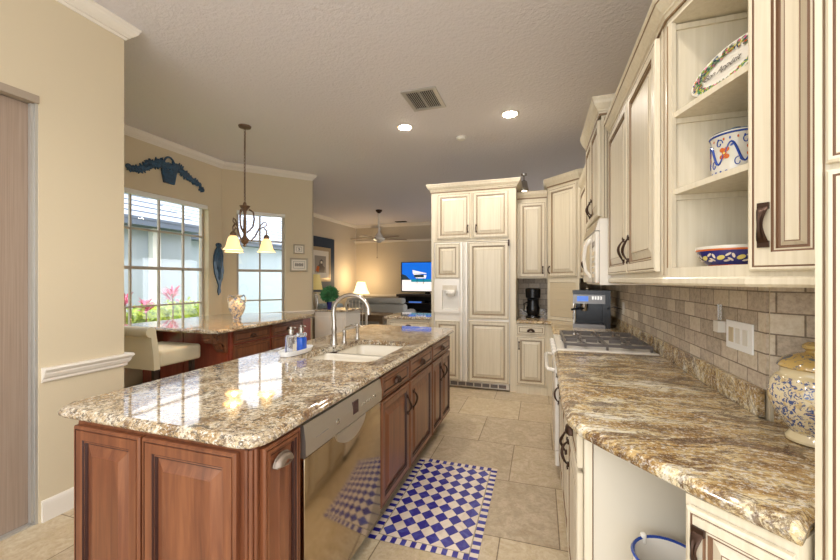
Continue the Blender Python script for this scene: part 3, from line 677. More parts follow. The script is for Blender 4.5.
def corbel(x, name='corbel'):
    prof = [(0, .0), (.03, .0), (.05, .03), (.04, .06), (.06, .09), (.12, .13), (.17, .155), (.205, .18), (.205, .235), (0, .235)]
    F = FR((x, 3.207, .638), (1, 0), (0, -1))
    mb = MB().uprism(F, [(n, v) for n, v in prof], -.06, .06, 'cherry')
    for s_ in (-.062, .062):
        mb.tube([F.p(s_, .19-.035*math.cos(t*.35)*(1-t/24), .15-.05*(1-t/24)*math.sin(t*.35)) for t in range(20)], .010, 'cherry', 6)
        mb.tube([F.p(s_, .04+.02*math.cos(t*.4)*(1-t/20), .035+.02*(1-t/20)*math.sin(t*.4)) for t in range(16)], .008, 'cherry', 6)
    mb.tube([F.p(-.062, .155, .155), F.p(.062, .155, .155)], .042, 'cherry', 14); mb.tube([F.p(-.062, .05, .035), F.p(.062, .05, .035)], .026, 'cherry', 12)
    for k in range(4): mb.tube([F.p(-.042+.028*k, .045, .06), F.p(-.042+.028*k, .09, .085), F.p(-.042+.028*k, .14, .13), F.p(-.042+.028*k, .19, .18)], .012, 'cherry', 6)
    return mb.build(name, bb, smooth=True)
corbel(-4.22); corbel(-3.275)
# vase
vz = thing('two_handled_vase', 'beige and blue two handled vase on the breakfast bar', 'vase', (-3.72, 3.86, .9145))
MB().lathe((-3.72, 3.86, .9145), [(.05, 0), (.055, .012), (.045, .025), (.065, .06), (.094, .12), (.102, .17), (.090, .22), (.056, .255), (.042, .272), (.052, .295), (.068, .308), (.056, .310), (.038, .28), (0, .12)], 'vase', 28).build('vase_body', vz, smooth=True)
for s_ in (-1, 1):
    MB().tube([(-3.72+s_*.8*x, 3.86+s_*.6*x, .9145+z) for x, z in ((.050, .290), (.080, .31), (.100, .28), (.104, .24), (.090, .205))], .011, 'vase', 8).build('vase_handle', vz, smooth=True)
# stool
st = thing('bar_stool', 'ivory upholstered stool with rolled back pushed to the breakfast bar', 'stool', (-3.65, 2.75, 0))
X0, X1 = -3.93, -3.38
MB().rbox((X0, 2.585, .60), (X1, 3.03, .755), .03, 'ivory', 4).build('seat', st, smooth=True)
pr = [(2.575, .58), (2.57, .72), (2.55, .82), (2.53, .875)]
F = FR((X0, 0, 0), (1, 0), (0, 1))
out = [(2.58, .585), (2.572, .72), (2.555, .84), (2.545, .90), (2.54, .945)]
roll = [(2.495+.048*math.cos(math.radians(a)), .94+.048*math.sin(math.radians(a))) for a in range(10, 290, 20)]
inn = [(2.50, .84), (2.515, .72), (2.52, .585)]
MB().uprism(F, out+roll+inn, 0, X1-X0, 'ivory').build('backrest', st, smooth=True, )
for (x, y) in ((X0+.035, 2.555), (X1-.035, 2.555), (X0+.035, 2.94), (X1-.035, 2.94)):
    MB().add([(x-.02, y-.02, .599), (x+.02, y-.02, .599), (x+.02, y+.02, .599), (x-.02, y+.02, .599), (x-.014, y-.014, 0), (x+.014, y-.014, 0), (x+.014, y+.014, 0), (x-.014, y+.014, 0)],
        [(0, 1, 2, 3), (7, 6, 5, 4), (0, 4, 5, 1), (1, 5, 6, 2), (2, 6, 7, 3), (3, 7, 4, 0)], 'espresso_wood').build('leg', st)
for y in (2.555, 2.94): MB().box((X0+.055, y-.012, .22), (X1-.055, y+.012, .25), 'espresso_wood').build('stretcher', st)

# wall art
def art_swag():
    mb = MB(); F = FR((-4.578, 0, 0), (0, 1), (1, 0)); c = 3.60
    mb.fprism(F, [(c-.07, 2.665), (c+.07, 2.665), (c+.105, 2.84), (c-.105, 2.84)], 0, .03, 'bluemetal')
    mb.tube([F.p(c+.085*math.cos(a), 2.85+.155*math.sin(a), .02) for a in [PI*i/14 for i in range(15)]], .012, 'bluemetal', 8)
    for k in range(4): mb.tube([F.p(c-.06-.006*k, 2.69+.045*k, .034), F.p(c+.06+.006*k, 2.69+.045*k, .034)], .006, 'bluemetal', 6)
    def blob(y, z, r, m='bluemetal'):
        for k in range(5):
            a = random.uniform(0, 2*PI); yy = y+math.cos(a)*r*.6; zz = z+math.sin(a)*r*.5
            mb.ell(F.p(yy, zz, .016), (.016, r*.62, r*.5), m, 8, 6)
    for s_ in (-1, 1):
        for i in range(13):
            t = i/12
            y = c+s_*(.06+.42*t); z = 2.89-.02*t-.17*t*t+.02*math.sin(t*9) if s_ > 0 else 2.89-.15*t-.0*t*t+.03*math.sin(t*6)
            blob(y, z, .060*(1-.45*t))
            for q in range(6):
                a = random.uniform(0, 2*PI); L2 = .085*(1-.4*t); u2, v2 = y+math.cos(a)*L2, z+math.sin(a)*L2; n2 = (-math.sin(a)*.014, math.cos(a)*.014)
                mb.fprism(F, [(y, z), ((y+u2)/2+n2[0], (z+v2)/2+n2[1]), (u2, v2), ((y+u2)/2-n2[0], (z+v2)/2-n2[1])], .006, .022, 'bluemetal')
        mb.ell(F.p(c+s_*.5, 2.70 if s_ > 0 else 2.745, .016), (.016, .035, .035), 'bluemetal')
    for i in range(9): blob(c-.07+.0175*i, 2.885+.01*math.sin(i*2), .04)
    return mb
art_swag().build('metal_wall_swag', smooth=True, label='blue iron basket and garland wall ornament above the nook window', cat='wall ornament', origin=(-4.578, 3.6, 2.8))
def art_fig():
    F = FR((-4.578, 0, 0), (0, 1), (1, 0)); c = 4.385
    k = [(0, 1.975), (.028, 1.965), (.036, 1.93), (.02, 1.90), (.045, 1.86), (.055, 1.78), (.05, 1.66), (.062, 1.56), (.05, 1.45), (.03, 1.38), (.02, 1.30), (.026, 1.24), (.0, 1.19), (-.012, 1.25), (.0, 1.33), (-.022, 1.42), (-.05, 1.52), (-.06, 1.66), (-.055, 1.78), (-.04, 1.86), (-.018, 1.91), (-.032, 1.94), (-.022, 1.965)]
    mb = MB().fprism(F, [(c+1.5*u, v) for u, v in k], 0, .02, 'bluemetal')
    mb.ell(F.p(c, 1.70, .02), (.025, .045, .16), 'bluemetal').ell(F.p(c+.004, 1.935, .02), (.02, .028, .032), 'bluemetal').ell(F.p(c+.012, 1.50, .02), (.016, .03, .08), 'bluemetal')
    return mb
art_fig().build('metal_wall_figure', smooth=True, label='tall slim blue iron figure on the wall between the nook windows', cat='wall ornament', origin=(-4.578, 4.385, 1.6))
def picture(name, F, u0, v0, u1, v1, fw, fm, label, content, group=None, mw=.03):
    r = thing(name, label, 'picture', tuple(F.p((u0+u1)/2, v0, .004)), group)
    MB().rings(F, u0, v0, u1-u0, v1-v0, [(0, .002, fm), (0, .022, fm), (fw*.3, .026, fm), (fw*.7, .018, fm), (fw, .016, fm), (fw, .012, fm)]).build('frame', r)
    MB().fbox(F, u0+fw, v0+fw, .0125, u1-fw, v1-fw, .0145, 'mat').build('mat_board', r)
    mb = MB(); content(mb, F, u0+fw+mw, v0+fw+mw, u1-fw-mw, v1-fw-mw); mb.build('print', r); return r
def c1(mb, F, a, b, c, d):
    mb.fbox(F, a-.006, b-.006, .015, c+.006, d+.006, .0155, 'greyprint'); mb.fbox(F, a, b, .0156, c, d, .016, 'mat')
    mb.fprism(F, [(a+(c-a)*x, b+(d-b)*y) for x, y in ((.3, .15), (.7, .2), (.75, .5), (.5, .9), (.3, .6), (.5, .5))], .0161, .0166, 'greyprint')
def c2(mb, F, a, b, c, d):
    mb.fbox(F, a-.006, b-.006, .015, c+.006, d+.006, .0155, 'greyprint'); mb.fbox(F, a, b, .0156, c, d, .016, 'mat')
    for k in range(5): x = a+(c-a)*(.12+.16*k); mb.fprism(F, [(x, b+.03), (x+.022, b+.03), (x+.026, d-.03-.01*(k % 2)), (x+.008, d-.02), (x-.003, b+.06)], .0161, .0166, 'greyprint')
picture('framed_print', FA, 1.045, 1.85, 1.225, 2.015, .022, 'silver', 'small square framed print, upper of two right of the angled window', c1, 'small framed prints', .028)
picture('framed_print', FA, .99, 1.56, 1.28, 1.785, .026, 'silver', 'wide framed print, lower of two right of the angled window', c2, 'small framed prints', .032)

# pendant chandelier
CH = (-3.25, 3.49)
pd = thing('chandelier', 'bronze three shade chandelier on a chain over the breakfast bar', 'chandelier', (CH[0], CH[1], CZ))
MB().lathe((CH[0], CH[1], CZ-.0005), [(0, -.03), (.02, -.028), (.065, -.018), (.07, -.006), (.07, 0)], 'bronze_light').build('canopy', pd, smooth=True)
ch = MB(); z = CZ-.03; i = 0
while z > 2.33:
    a = Vector((1, 0, 0)) if i % 2 else Vector((0, 1, 0)); c = Vector((CH[0], CH[1], z-.022))
    ch.tube([c+a*.010*math.cos(t)+Vector((0, 0, .024*math.sin(t))) for t in [2*PI*k/10 for k in range(10)]], .0032, 'bronze_light', 5, True); z -= .037; i += 1
ch.tube([(CH[0]+.008, CH[1], CZ-.02), (CH[0]-.008, CH[1], 2.8), (CH[0]+.006, CH[1], 2.3)], .0025, 'bronze_light', 5)
ch.build('chain', pd, smooth=True)
MB().lathe((CH[0], CH[1], 1.80), [(0, 0), (.02, .01), (.014, .03), (.035, .05), (.045, .08), (.03, .11), (.018, .13), (.018, .3), (.012, .36), (.02, .42), (.05, .46), (.06, .475), (.02, .485), (.02, .5), (.012, .52), (0, .525)], 'bronze_light', 16).build('stem', pd, smooth=True)
RP = Vector((CH[0], CH[1], 0)).normalized(); RV = Vector((RP.y, -RP.x, 0))
for k in range(3):
    a = 2*PI*k/3+.0; dv = RV*math.cos(a)+RP*math.sin(a); C0 = Vector((CH[0], CH[1], 0))
    P = lambda r, z_: C0+dv*r+Vector((0, 0, z_))
    ar = MB().tube([P(.03, 1.90), P(.06, 1.87), P(.11, 1.93), P(.15, 2.02), P(.20, 2.04), P(.235, 2.0), P(.232, 1.95)], .008, 'bronze_light', 8)
    ar.tube([P(.15, 2.03), P(.19, 2.09), P(.225, 2.10), P(.235, 2.065), P(.21, 2.05)], .006, 'bronze_light', 6)
    ar.tube([P(.045, 2.24), P(.09, 2.21), P(.10, 2.13), P(.085, 2.04), P(.045, 1.99), P(.02, 1.97)], .009, 'bronze_light', 8)
    ar.lathe(tuple(P(.232, 1.905)), [(.03, 0), (.034, .02), (.02, .045), (.008, .05)], 'bronze_light', 12)
    ao = ar.build('arm', pd, smooth=True)
    MB().lathe(tuple(P(.232, 1.75)), [(.104, 0), (.094, .010), (.076, .035), (.066, .07), (.058, .11), (.044, .142), (.030, .155), (.040, .135), (.054, .108), (.062, .07), (.072, .035), (.091, .006), (.104, 0)], 'glow', 24).build('glass_shade', ao, smooth=True)
    ld = bpy.data.lights.new('chandelier_bulb', 'POINT'); ld.energy = PEND_POWER; ld.color = (1, .78, .5); ld.shadow_soft_size = .03
    lo = bpy.data.objects.new('chandelier_bulb', ld); COL.objects.link(lo); lo.parent = pd; lo.location = P(.232, 1.80)-Vector((CH[0], CH[1], CZ))

# ================================================================== CEILING FIXTURES
LP = [(-1.495, 4.08, 'recessed ceiling light, left one of the two seen above the island end'), (-.306, 4.10, 'recessed ceiling light on the right, nearer the tall fridge cabinet'), (-1.1, 1.2, ''), (.1, 1.2, ''), (-1.495, -.4, ''), (-.3, -.4, '')]  # entries without a label are unseen spots added for light, no fixture
for i, (x, y, lab) in enumerate(LP):
    if lab:
        t = thing('recessed_light', lab, 'ceiling light', (x, y, CZ), 'recessed ceiling lights')
        MB().lathe((x, y, CZ-.001), [(.075, 0), (.098, 0), (.095, -.006), (.078, -.008), (.072, -.004)], 'trim').build('trim_ring', t, smooth=True)
        MB().lathe((x, y, CZ-.003), [(.074, 0), (.07, -.010), (.045, -.020), (0, -.024)], 'lampface').build('lens', t, smooth=True)
    ld = bpy.data.lights.new('recessed_or_added_lamp', 'SPOT'); ld.energy = CAN_POWER*(4 if lab else 1.7); ld.color = (1, .93, .86); ld.spot_size = 2.6; ld.spot_blend = .6; ld.shadow_soft_size = .07
    lo = bpy.data.objects.new('recessed_or_added_lamp', ld); COL.objects.link(lo); lo.location = (x, y, CZ-.03)
v = thing('ceiling_vent', 'square grey louvred air vent in the kitchen ceiling', 'vent', (-1.085, 3.50, CZ))
vx0, vx1, vy0, vy1 = -1.255, -.915, 3.30, 3.72
MB().box((vx0, vy0, CZ-.012), (vx1, vy0+.04, CZ-.0005), 'alu').box((vx0, vy1-.04, CZ-.012), (vx1, vy1, CZ-.0005), 'alu').box((vx0, vy0+.04, CZ-.012), (vx0+.04, vy1-.04, CZ-.0005), 'alu').box((vx1-.04, vy0+.04, CZ-.012), (vx1, vy1-.04, CZ-.0005), 'alu').build('frame', v)
MB().box((vx0+.04, vy0+.04, CZ-.002), (vx1-.04, vy1-.04, CZ-.0006), 'dark').build('duct', v)
sl = MB()
for k in range(13):
    x = vx0+.048+k*.0195
    if k == 6: sl.box((x-.006, vy0+.04, CZ-.012), (x+.010, vy1-.04, CZ-.0025), 'alu')
    else: sl.box((x, vy0+.04, CZ-.008), (x+.006, vy1-.04, CZ-.0025), 'alu')
sl.build('louvre_blades', v)
MB().lathe((-.936, 4.58, CZ-.0005), [(0, -.042), (.035, -.04), (.055, -.028), (.062, -.006), (.062, 0)], 'whitepl').build('smoke_detector', smooth=True, label='round white smoke detector on the kitchen ceiling', cat='smoke detector', origin=(-.936, 4.58, CZ))
tl = thing('spot_lamp', 'small nickel spot lamp hanging from the ceiling beside the fridge cabinet top', 'spot lamp', (-.256, 6.50, CZ))
MB().lathe((-.256, 6.50, CZ-.0005), [(0, -.03), (.045, -.028), (.05, 0)], 'nickel').tube([(-.256, 6.5, CZ-.02), (-.256, 6.5, CZ-.12)], .012, 'nickel').build('mount', tl, smooth=True)
MB().lathe((-.256, 6.49, CZ-.30), [(.075, 0), (.08, .01), (.065, .09), (.05, .17), (.02, .19), (0, .19)], 'nickel').build('lamp_head', tl, smooth=True)
MB().lathe((-.256, 6.49, CZ-.299), [(0, -.012), (.04, -.008), (.07, .002), (0, .003)], 'lampface').build('bulb', tl, smooth=True)
MB().box((-4.2, 10.55, CZ-.015), (-3.85, 10.7, CZ-.0005), 'dark').build('ceiling_vent', label='small dark air vent in the family room ceiling beside the fan', cat='vent', origin=(-4.03, 10.62, CZ))
# ceiling fan
FX, FY = -3.9, 8.72
fn = thing('ceiling_fan', 'ceiling fan on a long white rod in the family room', 'ceiling fan', (FX, FY, CZ))
MB().lathe((FX, FY, CZ-.0005), [(0, -.09), (.03, -.085), (.08, -.03), (.085, 0)], 'bronze').build('canopy', fn, smooth=True)
MB().tube([(FX, FY, CZ-.08), (FX, FY, 2.60)], .022, 'white').build('rod', fn, smooth=True)
MB().lathe((FX, FY, 2.42), [(0, -.06), (.05, -.05), (.07, -.01), (.15, .02), (.16, .07), (.11, .10), (.06, .17), (.03, .21), (0, .21)], 'white').build('motor', fn, smooth=True)
for k in range(5):
    a = .75+2*PI*k/5; dv = Vector((math.cos(a), math.sin(a), 0)); sv = Vector((-math.sin(a), math.cos(a), .05)); c0 = Vector((FX, FY, 2.47))
    P = [c0+dv*.17-sv*.03, c0+dv*.17+sv*.03, c0+dv*.3+sv*.065, c0+dv*.72+sv*.07, c0+dv*.76+sv*.04, c0+dv*.76-sv*.04, c0+dv*.72-sv*.07, c0+dv*.3-sv*.065]
    MB().add(P+[p+Vector((0, 0, .01)) for p in P], [list(range(8))[::-1], list(range(8, 16))]+[(i, (i+1) % 8, 8+(i+1) % 8, 8+i) for i in range(8)], 'woodlt').build('blade', fn)
MB().tube([(FX-.05, FY, 2.37), (FX-.05, FY, 2.0)], .004, 'bronze', 6).ell((FX-.05, FY, 1.99), (.012, .012, .018), 'bronze').build('pull_chain', fn, smooth=True)

# ================================================================== FRIDGE WALL
FY0 = 4.86
FF = FR((0, FY0, 0), (1, 0), (0, -1))
fc = thing('fridge_surround_cabinet', 'tall cream glazed cabinet surround with two top doors around the refrigerator', 'cabinet', (-.85, 5.15, 0), 'cream back wall cabinets')
MB().box((-1.40, FY0, 1.925), (-.29, 5.49, 2.62), 'cream').box((-1.40, FY0, 0), (-1.365, 5.49, 1.924), 'cream').box((-.362, FY0-.0, 0), (-.29, 5.49, 1.924), 'cream').build('body', fc)
for u, w_, hu in ((-1.315, .455, -.90), (-.835, .455, -.79)):
    o = door(FF, u, 1.965, w_, .60, 'cream').build('door', fc); bar(FF, hu, 2.05, 2.13).build('handle', o, smooth=True)
MB().sweep([(-1.40, 5.45), (-1.40, FY0), (-.29, FY0), (-.29, 5.45)][::-1] if False else [(-1.40, 5.45), (-1.40, FY0), (-.29, FY0), (-.29, 5.45)], [(-o if False else o, z) for o, z in CROWN(2.70, .06, .10)], 'cream').sweep([(-1.401, 5.3), (-1.401, FY0-.001), (-.289, FY0-.001), (-.289, 5.3)], [(0, 2.60), (.008, 2.60), (.008, 2.588), (0, 2.588)], 'glaze').build('crown_moulding', fc)
rf = thing('refrigerator', 'built in side by side refrigerator with cream panels and a white water dispenser', 'refrigerator', (-.86, 5.1, 0))
MB().box((-1.36, FY0+.012, .095), (-.365, 5.48, 1.92), 'white').build('body', rf)
lg = MB().box((-1.355, FY0-.012, .02), (-.37, FY0+.03, .092), 'steel2')
for k in range(9): lg.box((-1.34+k*.105, FY0-.014, .035), (-1.25+k*.105, FY0-.0125, .08), 'iron')
lg.build('toe_grille', rf)
FF2 = FR((0, FY0+.010, 0), (1, 0), (0, -1))
fd = MB().box((-1.355, FY0-.012, .095), (-1.005, FY0+.011, .985), 'white').box((-1.355, FY0-.012, 1.435), (-1.005, FY0+.011, 1.915), 'white').build('freezer_door', rf)
FP = FR((0, FY0-.012, 0), (1, 0), (0, -1))
door(FP, -1.34, 1.44, .335, .465, 'cream', .06, .014).build('panel', fd); door(FP, -1.34, .10, .335, .78, 'cream', .06, .014).build('panel', fd)
dp = MB().box((-1.355, FY0-.025, .985), (-1.245, FY0+.011, 1.434), 'white').box((-1.025, FY0-.025, .985), (-1.005, FY0+.011, 1.434), 'white').box((-1.245, FY0-.025, .985), (-1.025, FY0+.011, 1.03), 'white').box((-1.245, FY0-.025, 1.28), (-1.025, FY0+.011, 1.434), 'white').box((-1.245, FY0+.006, 1.03), (-1.025, FY0+.011, 1.28), 'whitepl')
for k in range(12): dp.box((-1.235+k*.0165, FY0-.028, 1.29), (-1.227+k*.0165, FY0-.0255, 1.35), 'tambour')
dp.lathe((-1.13, FY0-.012, 1.20), [(.0, 0), (.055, .01), (.07, .045), (.06, .08), (0, .08)], 'whitepl', 16)
dp.build('water_dispenser', fd, smooth=True, ang=.5)
MB().rbox((-1.0, FY0-.04, .095), (-.965, FY0+.011, 1.915), .006, 'white').rbox((-.935, FY0-.04, .095), (-.90, FY0+.011, 1.915), .006, 'white').box((-.964, FY0-.01, .095), (-.936, FY0+.011, 1.915), 'whitepl').build('door_handles', rf, smooth=True)
rd = MB().box((-.895, FY0-.012, .095), (-.37, FY0+.011, 1.915), 'white').build('refrigerator_door', rf)
door(FP, -.89, .915, .515, .995, 'cream', .06, .014).build('panel', rd); door(FP, -.89, .10, .515, .79, 'cream', .06, .014).build('panel', rd)
MB().box((-.385, FY0-.045, 1.85), (-.368, FY0-.012, 1.93), 'bronze').build('hinge', rf)
# coffee niche base
FC = FR((0, 4.85, 0), (1, 0), (0, -1))
cb = thing('base_cabinet', 'cream base cabinet with one drawer and one door under the coffee maker', 'cabinet', (-.1, 5.15, 0), 'cream back wall cabinets')
MB().prism([(-.289, 4.85), (.09, 4.85), (.15, 4.79), (.15, 3.668), (.79, 3.668), (.79, 5.488), (-.289, 5.488)], .0, .8745, 'cream').build('body', cb)
o = drawer(FC, -.28, .735, .345, .125, 'cream').build('drawer', cb); cup(FC, -.108, .78, .09, .034).build('handle', o, smooth=True)
o = door(FC, -.28, .115, .345, .60, 'cream').build('door', cb); bar(FC, -.25, .56, .64).build('handle', o, smooth=True)
MB().fbox(FC, -.288, .0, .0005, .085, .095, .012, 'cream').build('base_moulding', cb)
slab([(-.288, 4.82), (.08, 4.82), (.12, 4.78), (.12, 3.668), (.788, 3.668), (.788, 5.488), (-.288, 5.488)], .875, .914, 'granite_r').build('back_countertop', smooth=True, ang=.6, label='golden granite countertop in the back corner under the coffee machines', cat='countertop', origin=(.3, 5, .875))
# backsplash lips of granite
MB().box((.768, 2.885, .9145), (.789, 5.46, 1.0155), 'granite_r').box((-.288, 5.468, .9145), (.767, 5.489, 1.0155), 'granite_r').build('back_backsplash_strip', label='low granite backsplash strip behind the back corner countertop', cat='backsplash', origin=(.3, 5.4, .914))
# mid upper
mu_ = thing('wall_cabinet', 'cream upper cabinet between the fridge surround and the corner cabinet', 'cabinet', (-.1, 5.3, 1.44), 'cream back wall cabinets')
FM = FR((0, 5.12, 0), (1, 0), (0, -1))
MB().box((-.289, 5.12, 1.44), (.086, 5.489, 2.52), 'cream').build('body', mu_)
o = door(FM, -.265, 1.455, .335, .985, 'cream').build('door', mu_); bar(FM, .035, 1.51, 1.59).build('handle', o, smooth=True)
MB().sweep([(-.289, 5.12), (.086, 5.12)], CROWN(2.575, .045, .08), 'cream').sweep([(-.289, 5.119), (.086, 5.119)], [(0, 2.50), (.006, 2.50), (.006, 2.485), (0, 2.485)], 'glaze').build('crown_moulding', mu_)
# corner diagonal upper with appliance garage
dg = thing('wall_cabinet', 'tall cream corner cabinet with a tambour appliance garage below', 'cabinet', (.4, 5.1, .915), 'cream back wall cabinets')
PA = Vector((.092, 5.12)); PB = Vector((.44, 4.77)); dd_ = (PB-PA).normalized(); FG = FR((PA.x, PA.y, 0), dd_, (dd_.y, -dd_.x)); LG = (PB-PA).length
MB().prism([(.092, 5.12), (.44, 4.77), (.788, 4.77), (.788, 5.488), (.092, 5.488)], 1.44, 2.64, 'cream').build('body', dg)
o = door(FG, .035, 1.46, LG-.06, 1.12, 'cream').build('door', dg); bar(FG, .055, 1.51, 1.59).build('handle', o, smooth=True)
MB().sweep([(.092, 5.40), (.092, 5.12), (.44, 4.77), (.79, 4.77)], CROWN(2.72, .05, .10), 'cream').sweep([(.091, 5.4), (.091, 5.119), (.4395, 4.769)], [(0, 2.625), (.007, 2.625), (.007, 2.61), (0, 2.61)], 'glaze').build('crown_moulding', dg)
gm = MB().fbox(FG, 0, .9145, -.02, .04, 1.439, 0, 'cream').fbox(FG, LG-.05, .9145, -.02, LG, 1.439, 0, 'cream').fbox(FG, .04, 1.39, -.02, LG-.05, 1.439, 0, 'cream')
gm.build('garage_frame', dg)
tm = MB()
for k in range(14): tm.fbox(FG, .041, .96+k*.0306, -.012, LG-.051, .96+k*.0306+.029, -.003, 'tambour')
tm.fbox(FG, .041, .917, -.012, LG-.051, .955, 0, 'cream'); tm.build('tambour_door', dg)
# drip coffee maker
cm = thing('coffee_maker', 'black drip coffee maker in the tiled niche beside the refrigerator', 'coffee maker', (-.09, 5.28, .9145))
MB().lathe((-.09, 5.27, .9145), [(.095, 0), (.10, .01), (.09, .025), (.07, .03)], 'black').build('base', cm, smooth=True)
MB().rbox((-.165, 5.28, .94), (-.015, 5.37, 1.29), .02, 'black').build('tower', cm, smooth=True)
MB().lathe((-.09, 5.26, 1.165), [(.07, 0), (.095, .02), (.10, .13), (.085, .145), (0, .15)], 'black').build('brew_head', cm, smooth=True)
MB().lathe((-.09, 5.26, .946), [(.06, 0), (.085, .03), (.088, .10), (.065, .16), (.07, .21), (0, .215)], 'black').tube([(-.165, 5.24, 1.12), (-.205, 5.225, 1.10), (-.205, 5.225, 1.0), (-.17, 5.235, .99)], .008, 'black').build('carafe', cm, smooth=True)
# espresso machine
em = thing('espresso_machine', 'stainless and black espresso machine on the counter behind the range', 'espresso machine', (.50, 4.28, .9145))
dE = Vector((.952, .0, 0)); FEs = FR((.335, 4.30, 0), (.97, -.12), (-.12, -.97)); WE = .31
MB().fbox(FEs, 0, .9145, -.30, WE, .955, .02, 'steel_dark').build('drip_tray', em)
MB().fbox(FEs, .02, .956, -.30, WE-.026, 1.169, -.16, 'black').fbox(FEs, 0, .956, -.16, .016, 1.169, -.02, 'nickel').fbox(FEs, WE-.025, .956, -.16, WE, 1.169, -.01, 'black').fbox(FEs, WE+.0005, .9145, -.30, WE+.05, 1.29, -.03, 'black').build('body', em)
hd = MB().fbox(FEs, 0, 1.17, -.30, WE, 1.265, 0, 'steel_dark').fbox(FEs, 0, 1.2655, -.30, WE, 1.285, 0, 'black').fbox(FEs, -.005, 1.285, -.31, WE+.05, 1.31, .005, 'black').build('head', em)
MB().fbox(FEs, .04, 1.195, .0005, .15, 1.25, .003, 'display').build('display', hd)
for k in range(4): MB().fbox(FEs, .185+.026*k, 1.215, .0005, .202+.026*k, 1.25, .004, 'nickel').build('button', hd)
MB().lathe(tuple(FEs.p(.11, 1.09, -.06)), [(.03, 0), (.035, .03), (.038, .08)], 'nickel').tube([FEs.p(.11, 1.12, -.04), FEs.p(.05, 1.12, .04), FEs.p(-.01, 1.11, .08)], .012, 'black').build('portafilter', em, smooth=True)
MB().tube([FEs.p(.02, 1.17, -.02), FEs.p(.0, 1.10, .0), FEs.p(.0, 1.0, .01)], .006, 'nickel').build('steam_wand', em, smooth=True)
MB().rbox(tuple(FEs.p(.10, .9555, -.12)), tuple(FEs.p(.12, .9555, -.12)+Vector((.12, .10, .05))), .01, 'steel2').build('milk_tank', em) if False else None
MB().lathe(tuple(FEs.p(.14, 1.311, -.12)), [(.02, 0), (.022, .015), (.01, .025), (.012, .035), (0, .04)], 'nickel').build('lid_knob', em, smooth=True)
MB().tube([(.655, 4.2, 1.12), (.70, 4.15, 1.15), (.74, 4.14, 1.14), (.776, 4.14, 1.13)], .004, 'black', 6).build('power_cord', em, smooth=True)
ou = MB().box((.782, 4.10, 1.08), (.7895, 4.18, 1.20), 'whitepl').build('wall_outlet', label='single white wall outlet behind the espresso machine', cat='outlet', origin=(.79, 4.14, 1.14))

# ================================================================== RANGE
RY0, RY1 = 2.888, 3.655
rg = thing('gas_range', 'white gas range with black grates set into the right counter', 'range', (.45, 3.27, 0))
MB().box((.14, RY0, .06), (.765, RY1, .905), 'white').box((.17, RY0, 0), (.765, RY1, .059), 'dark').build('body', rg)
od = MB().rbox((.105, RY0+.004, .18), (.139, RY1-.004, .80), .006, 'white').build('oven_door', rg, smooth=True)
MB().rbox((.108, RY0+.004, .065), (.139, RY1-.004, .172), .006, 'white').build('storage_drawer', rg, smooth=True)
hh = MB().tube([(.104, RY0+.06, .75), (.06, RY0+.07, .755), (.05, RY0+.12, .757), (.05, RY1-.12, .757), (.06, RY1-.07, .755), (.104, RY1-.06, .75)], .014, 'white', 10)
hh.build('oven_handle', od, smooth=True)
Fg = FR((.139, 0, 0), (0, 1), (-1, 0))
MB().uprism(Fg, [(0, .81), (.035, .81), (.04, .83), (.0, .912)], RY0+.002, RY1-.002, 'white').build('control_panel', rg)
for k in range(5):
    y = RY0+.09+k*.147; b = Vector((.118, y, .872)); dn = Vector((-.9, 0, .436))
    MB().tube([b, b+dn*.012, b+dn*.014, b+dn*.036], [.024, .024, .018, .016], 'white', 14).build('knob', rg, smooth=True)
ct = slab([(.115, RY0), (.766, RY0), (.766, RY1), (.115, RY1)], .906, .9205, 'white', edge=[(0, 0), (0, .7), (.006, 1)]).build('cooktop', rg)
cw = MB()
for k in range(2): cw.box((.155+k*.0, RY0+.03+k*.36, .9207), (.74, RY0+.33+k*.36, .9225), 'white')
cw.build('burner_wells', ct)
for (x, y) in ((.30, RY0+.19), (.60, RY0+.19), (.30, RY1-.19), (.60, RY1-.19)):
    MB().lathe((x, y, .9227), [(.05, 0), (.05, .008), (.035, .012), (.035, .02), (0, .022)], 'iron', 16).build('burner', ct, smooth=True)
for y0, y1 in ((RY0+.022, RY0+.370), (RY0+.395, RY1-.022)):
    gm = MB(); x0, x1 = .17, .735; z0 = .945; H = .018; wd = .015
    for (a, b, c, d_) in ((x0, y0, x1, y0+wd), (x0, y1-wd, x1, y1), (x0, y0+wd, x0+wd, y1-wd), (x1-wd, y0+wd, x1, y1-wd), ((x0+x1)/2-wd/2, y0+wd, (x0+x1)/2+wd/2, y1-wd)): gm.box((a, b, z0), (c, d_, z0+H), 'iron')
    yc = (y0+y1)/2
    for xc in (.30, .60):
        for s_ in (-1, 1):
            gm.box((xc-wd/2, yc+s_*.03 if s_ > 0 else y0+wd, z0+.004), (xc+wd/2, y1-wd if s_ > 0 else yc-.03, z0+H+.010), 'iron')
            xa, xb = (xc+.03, min(xc+.11, x1-wd)) if s_ > 0 else (max(xc-.11, x0+wd), xc-.03)
            gm.box((xa, yc-wd/2, z0+.004), (xb, yc+wd/2, z0+H+.010), 'iron')
    for x in (x0, x1-wd, (x0+x1)/2-wd/2):
        for y in (y0, y1-wd): gm.box((x, y, .9228), (x+wd, y+wd, z0), 'iron')
    gm.build('grate', ct)

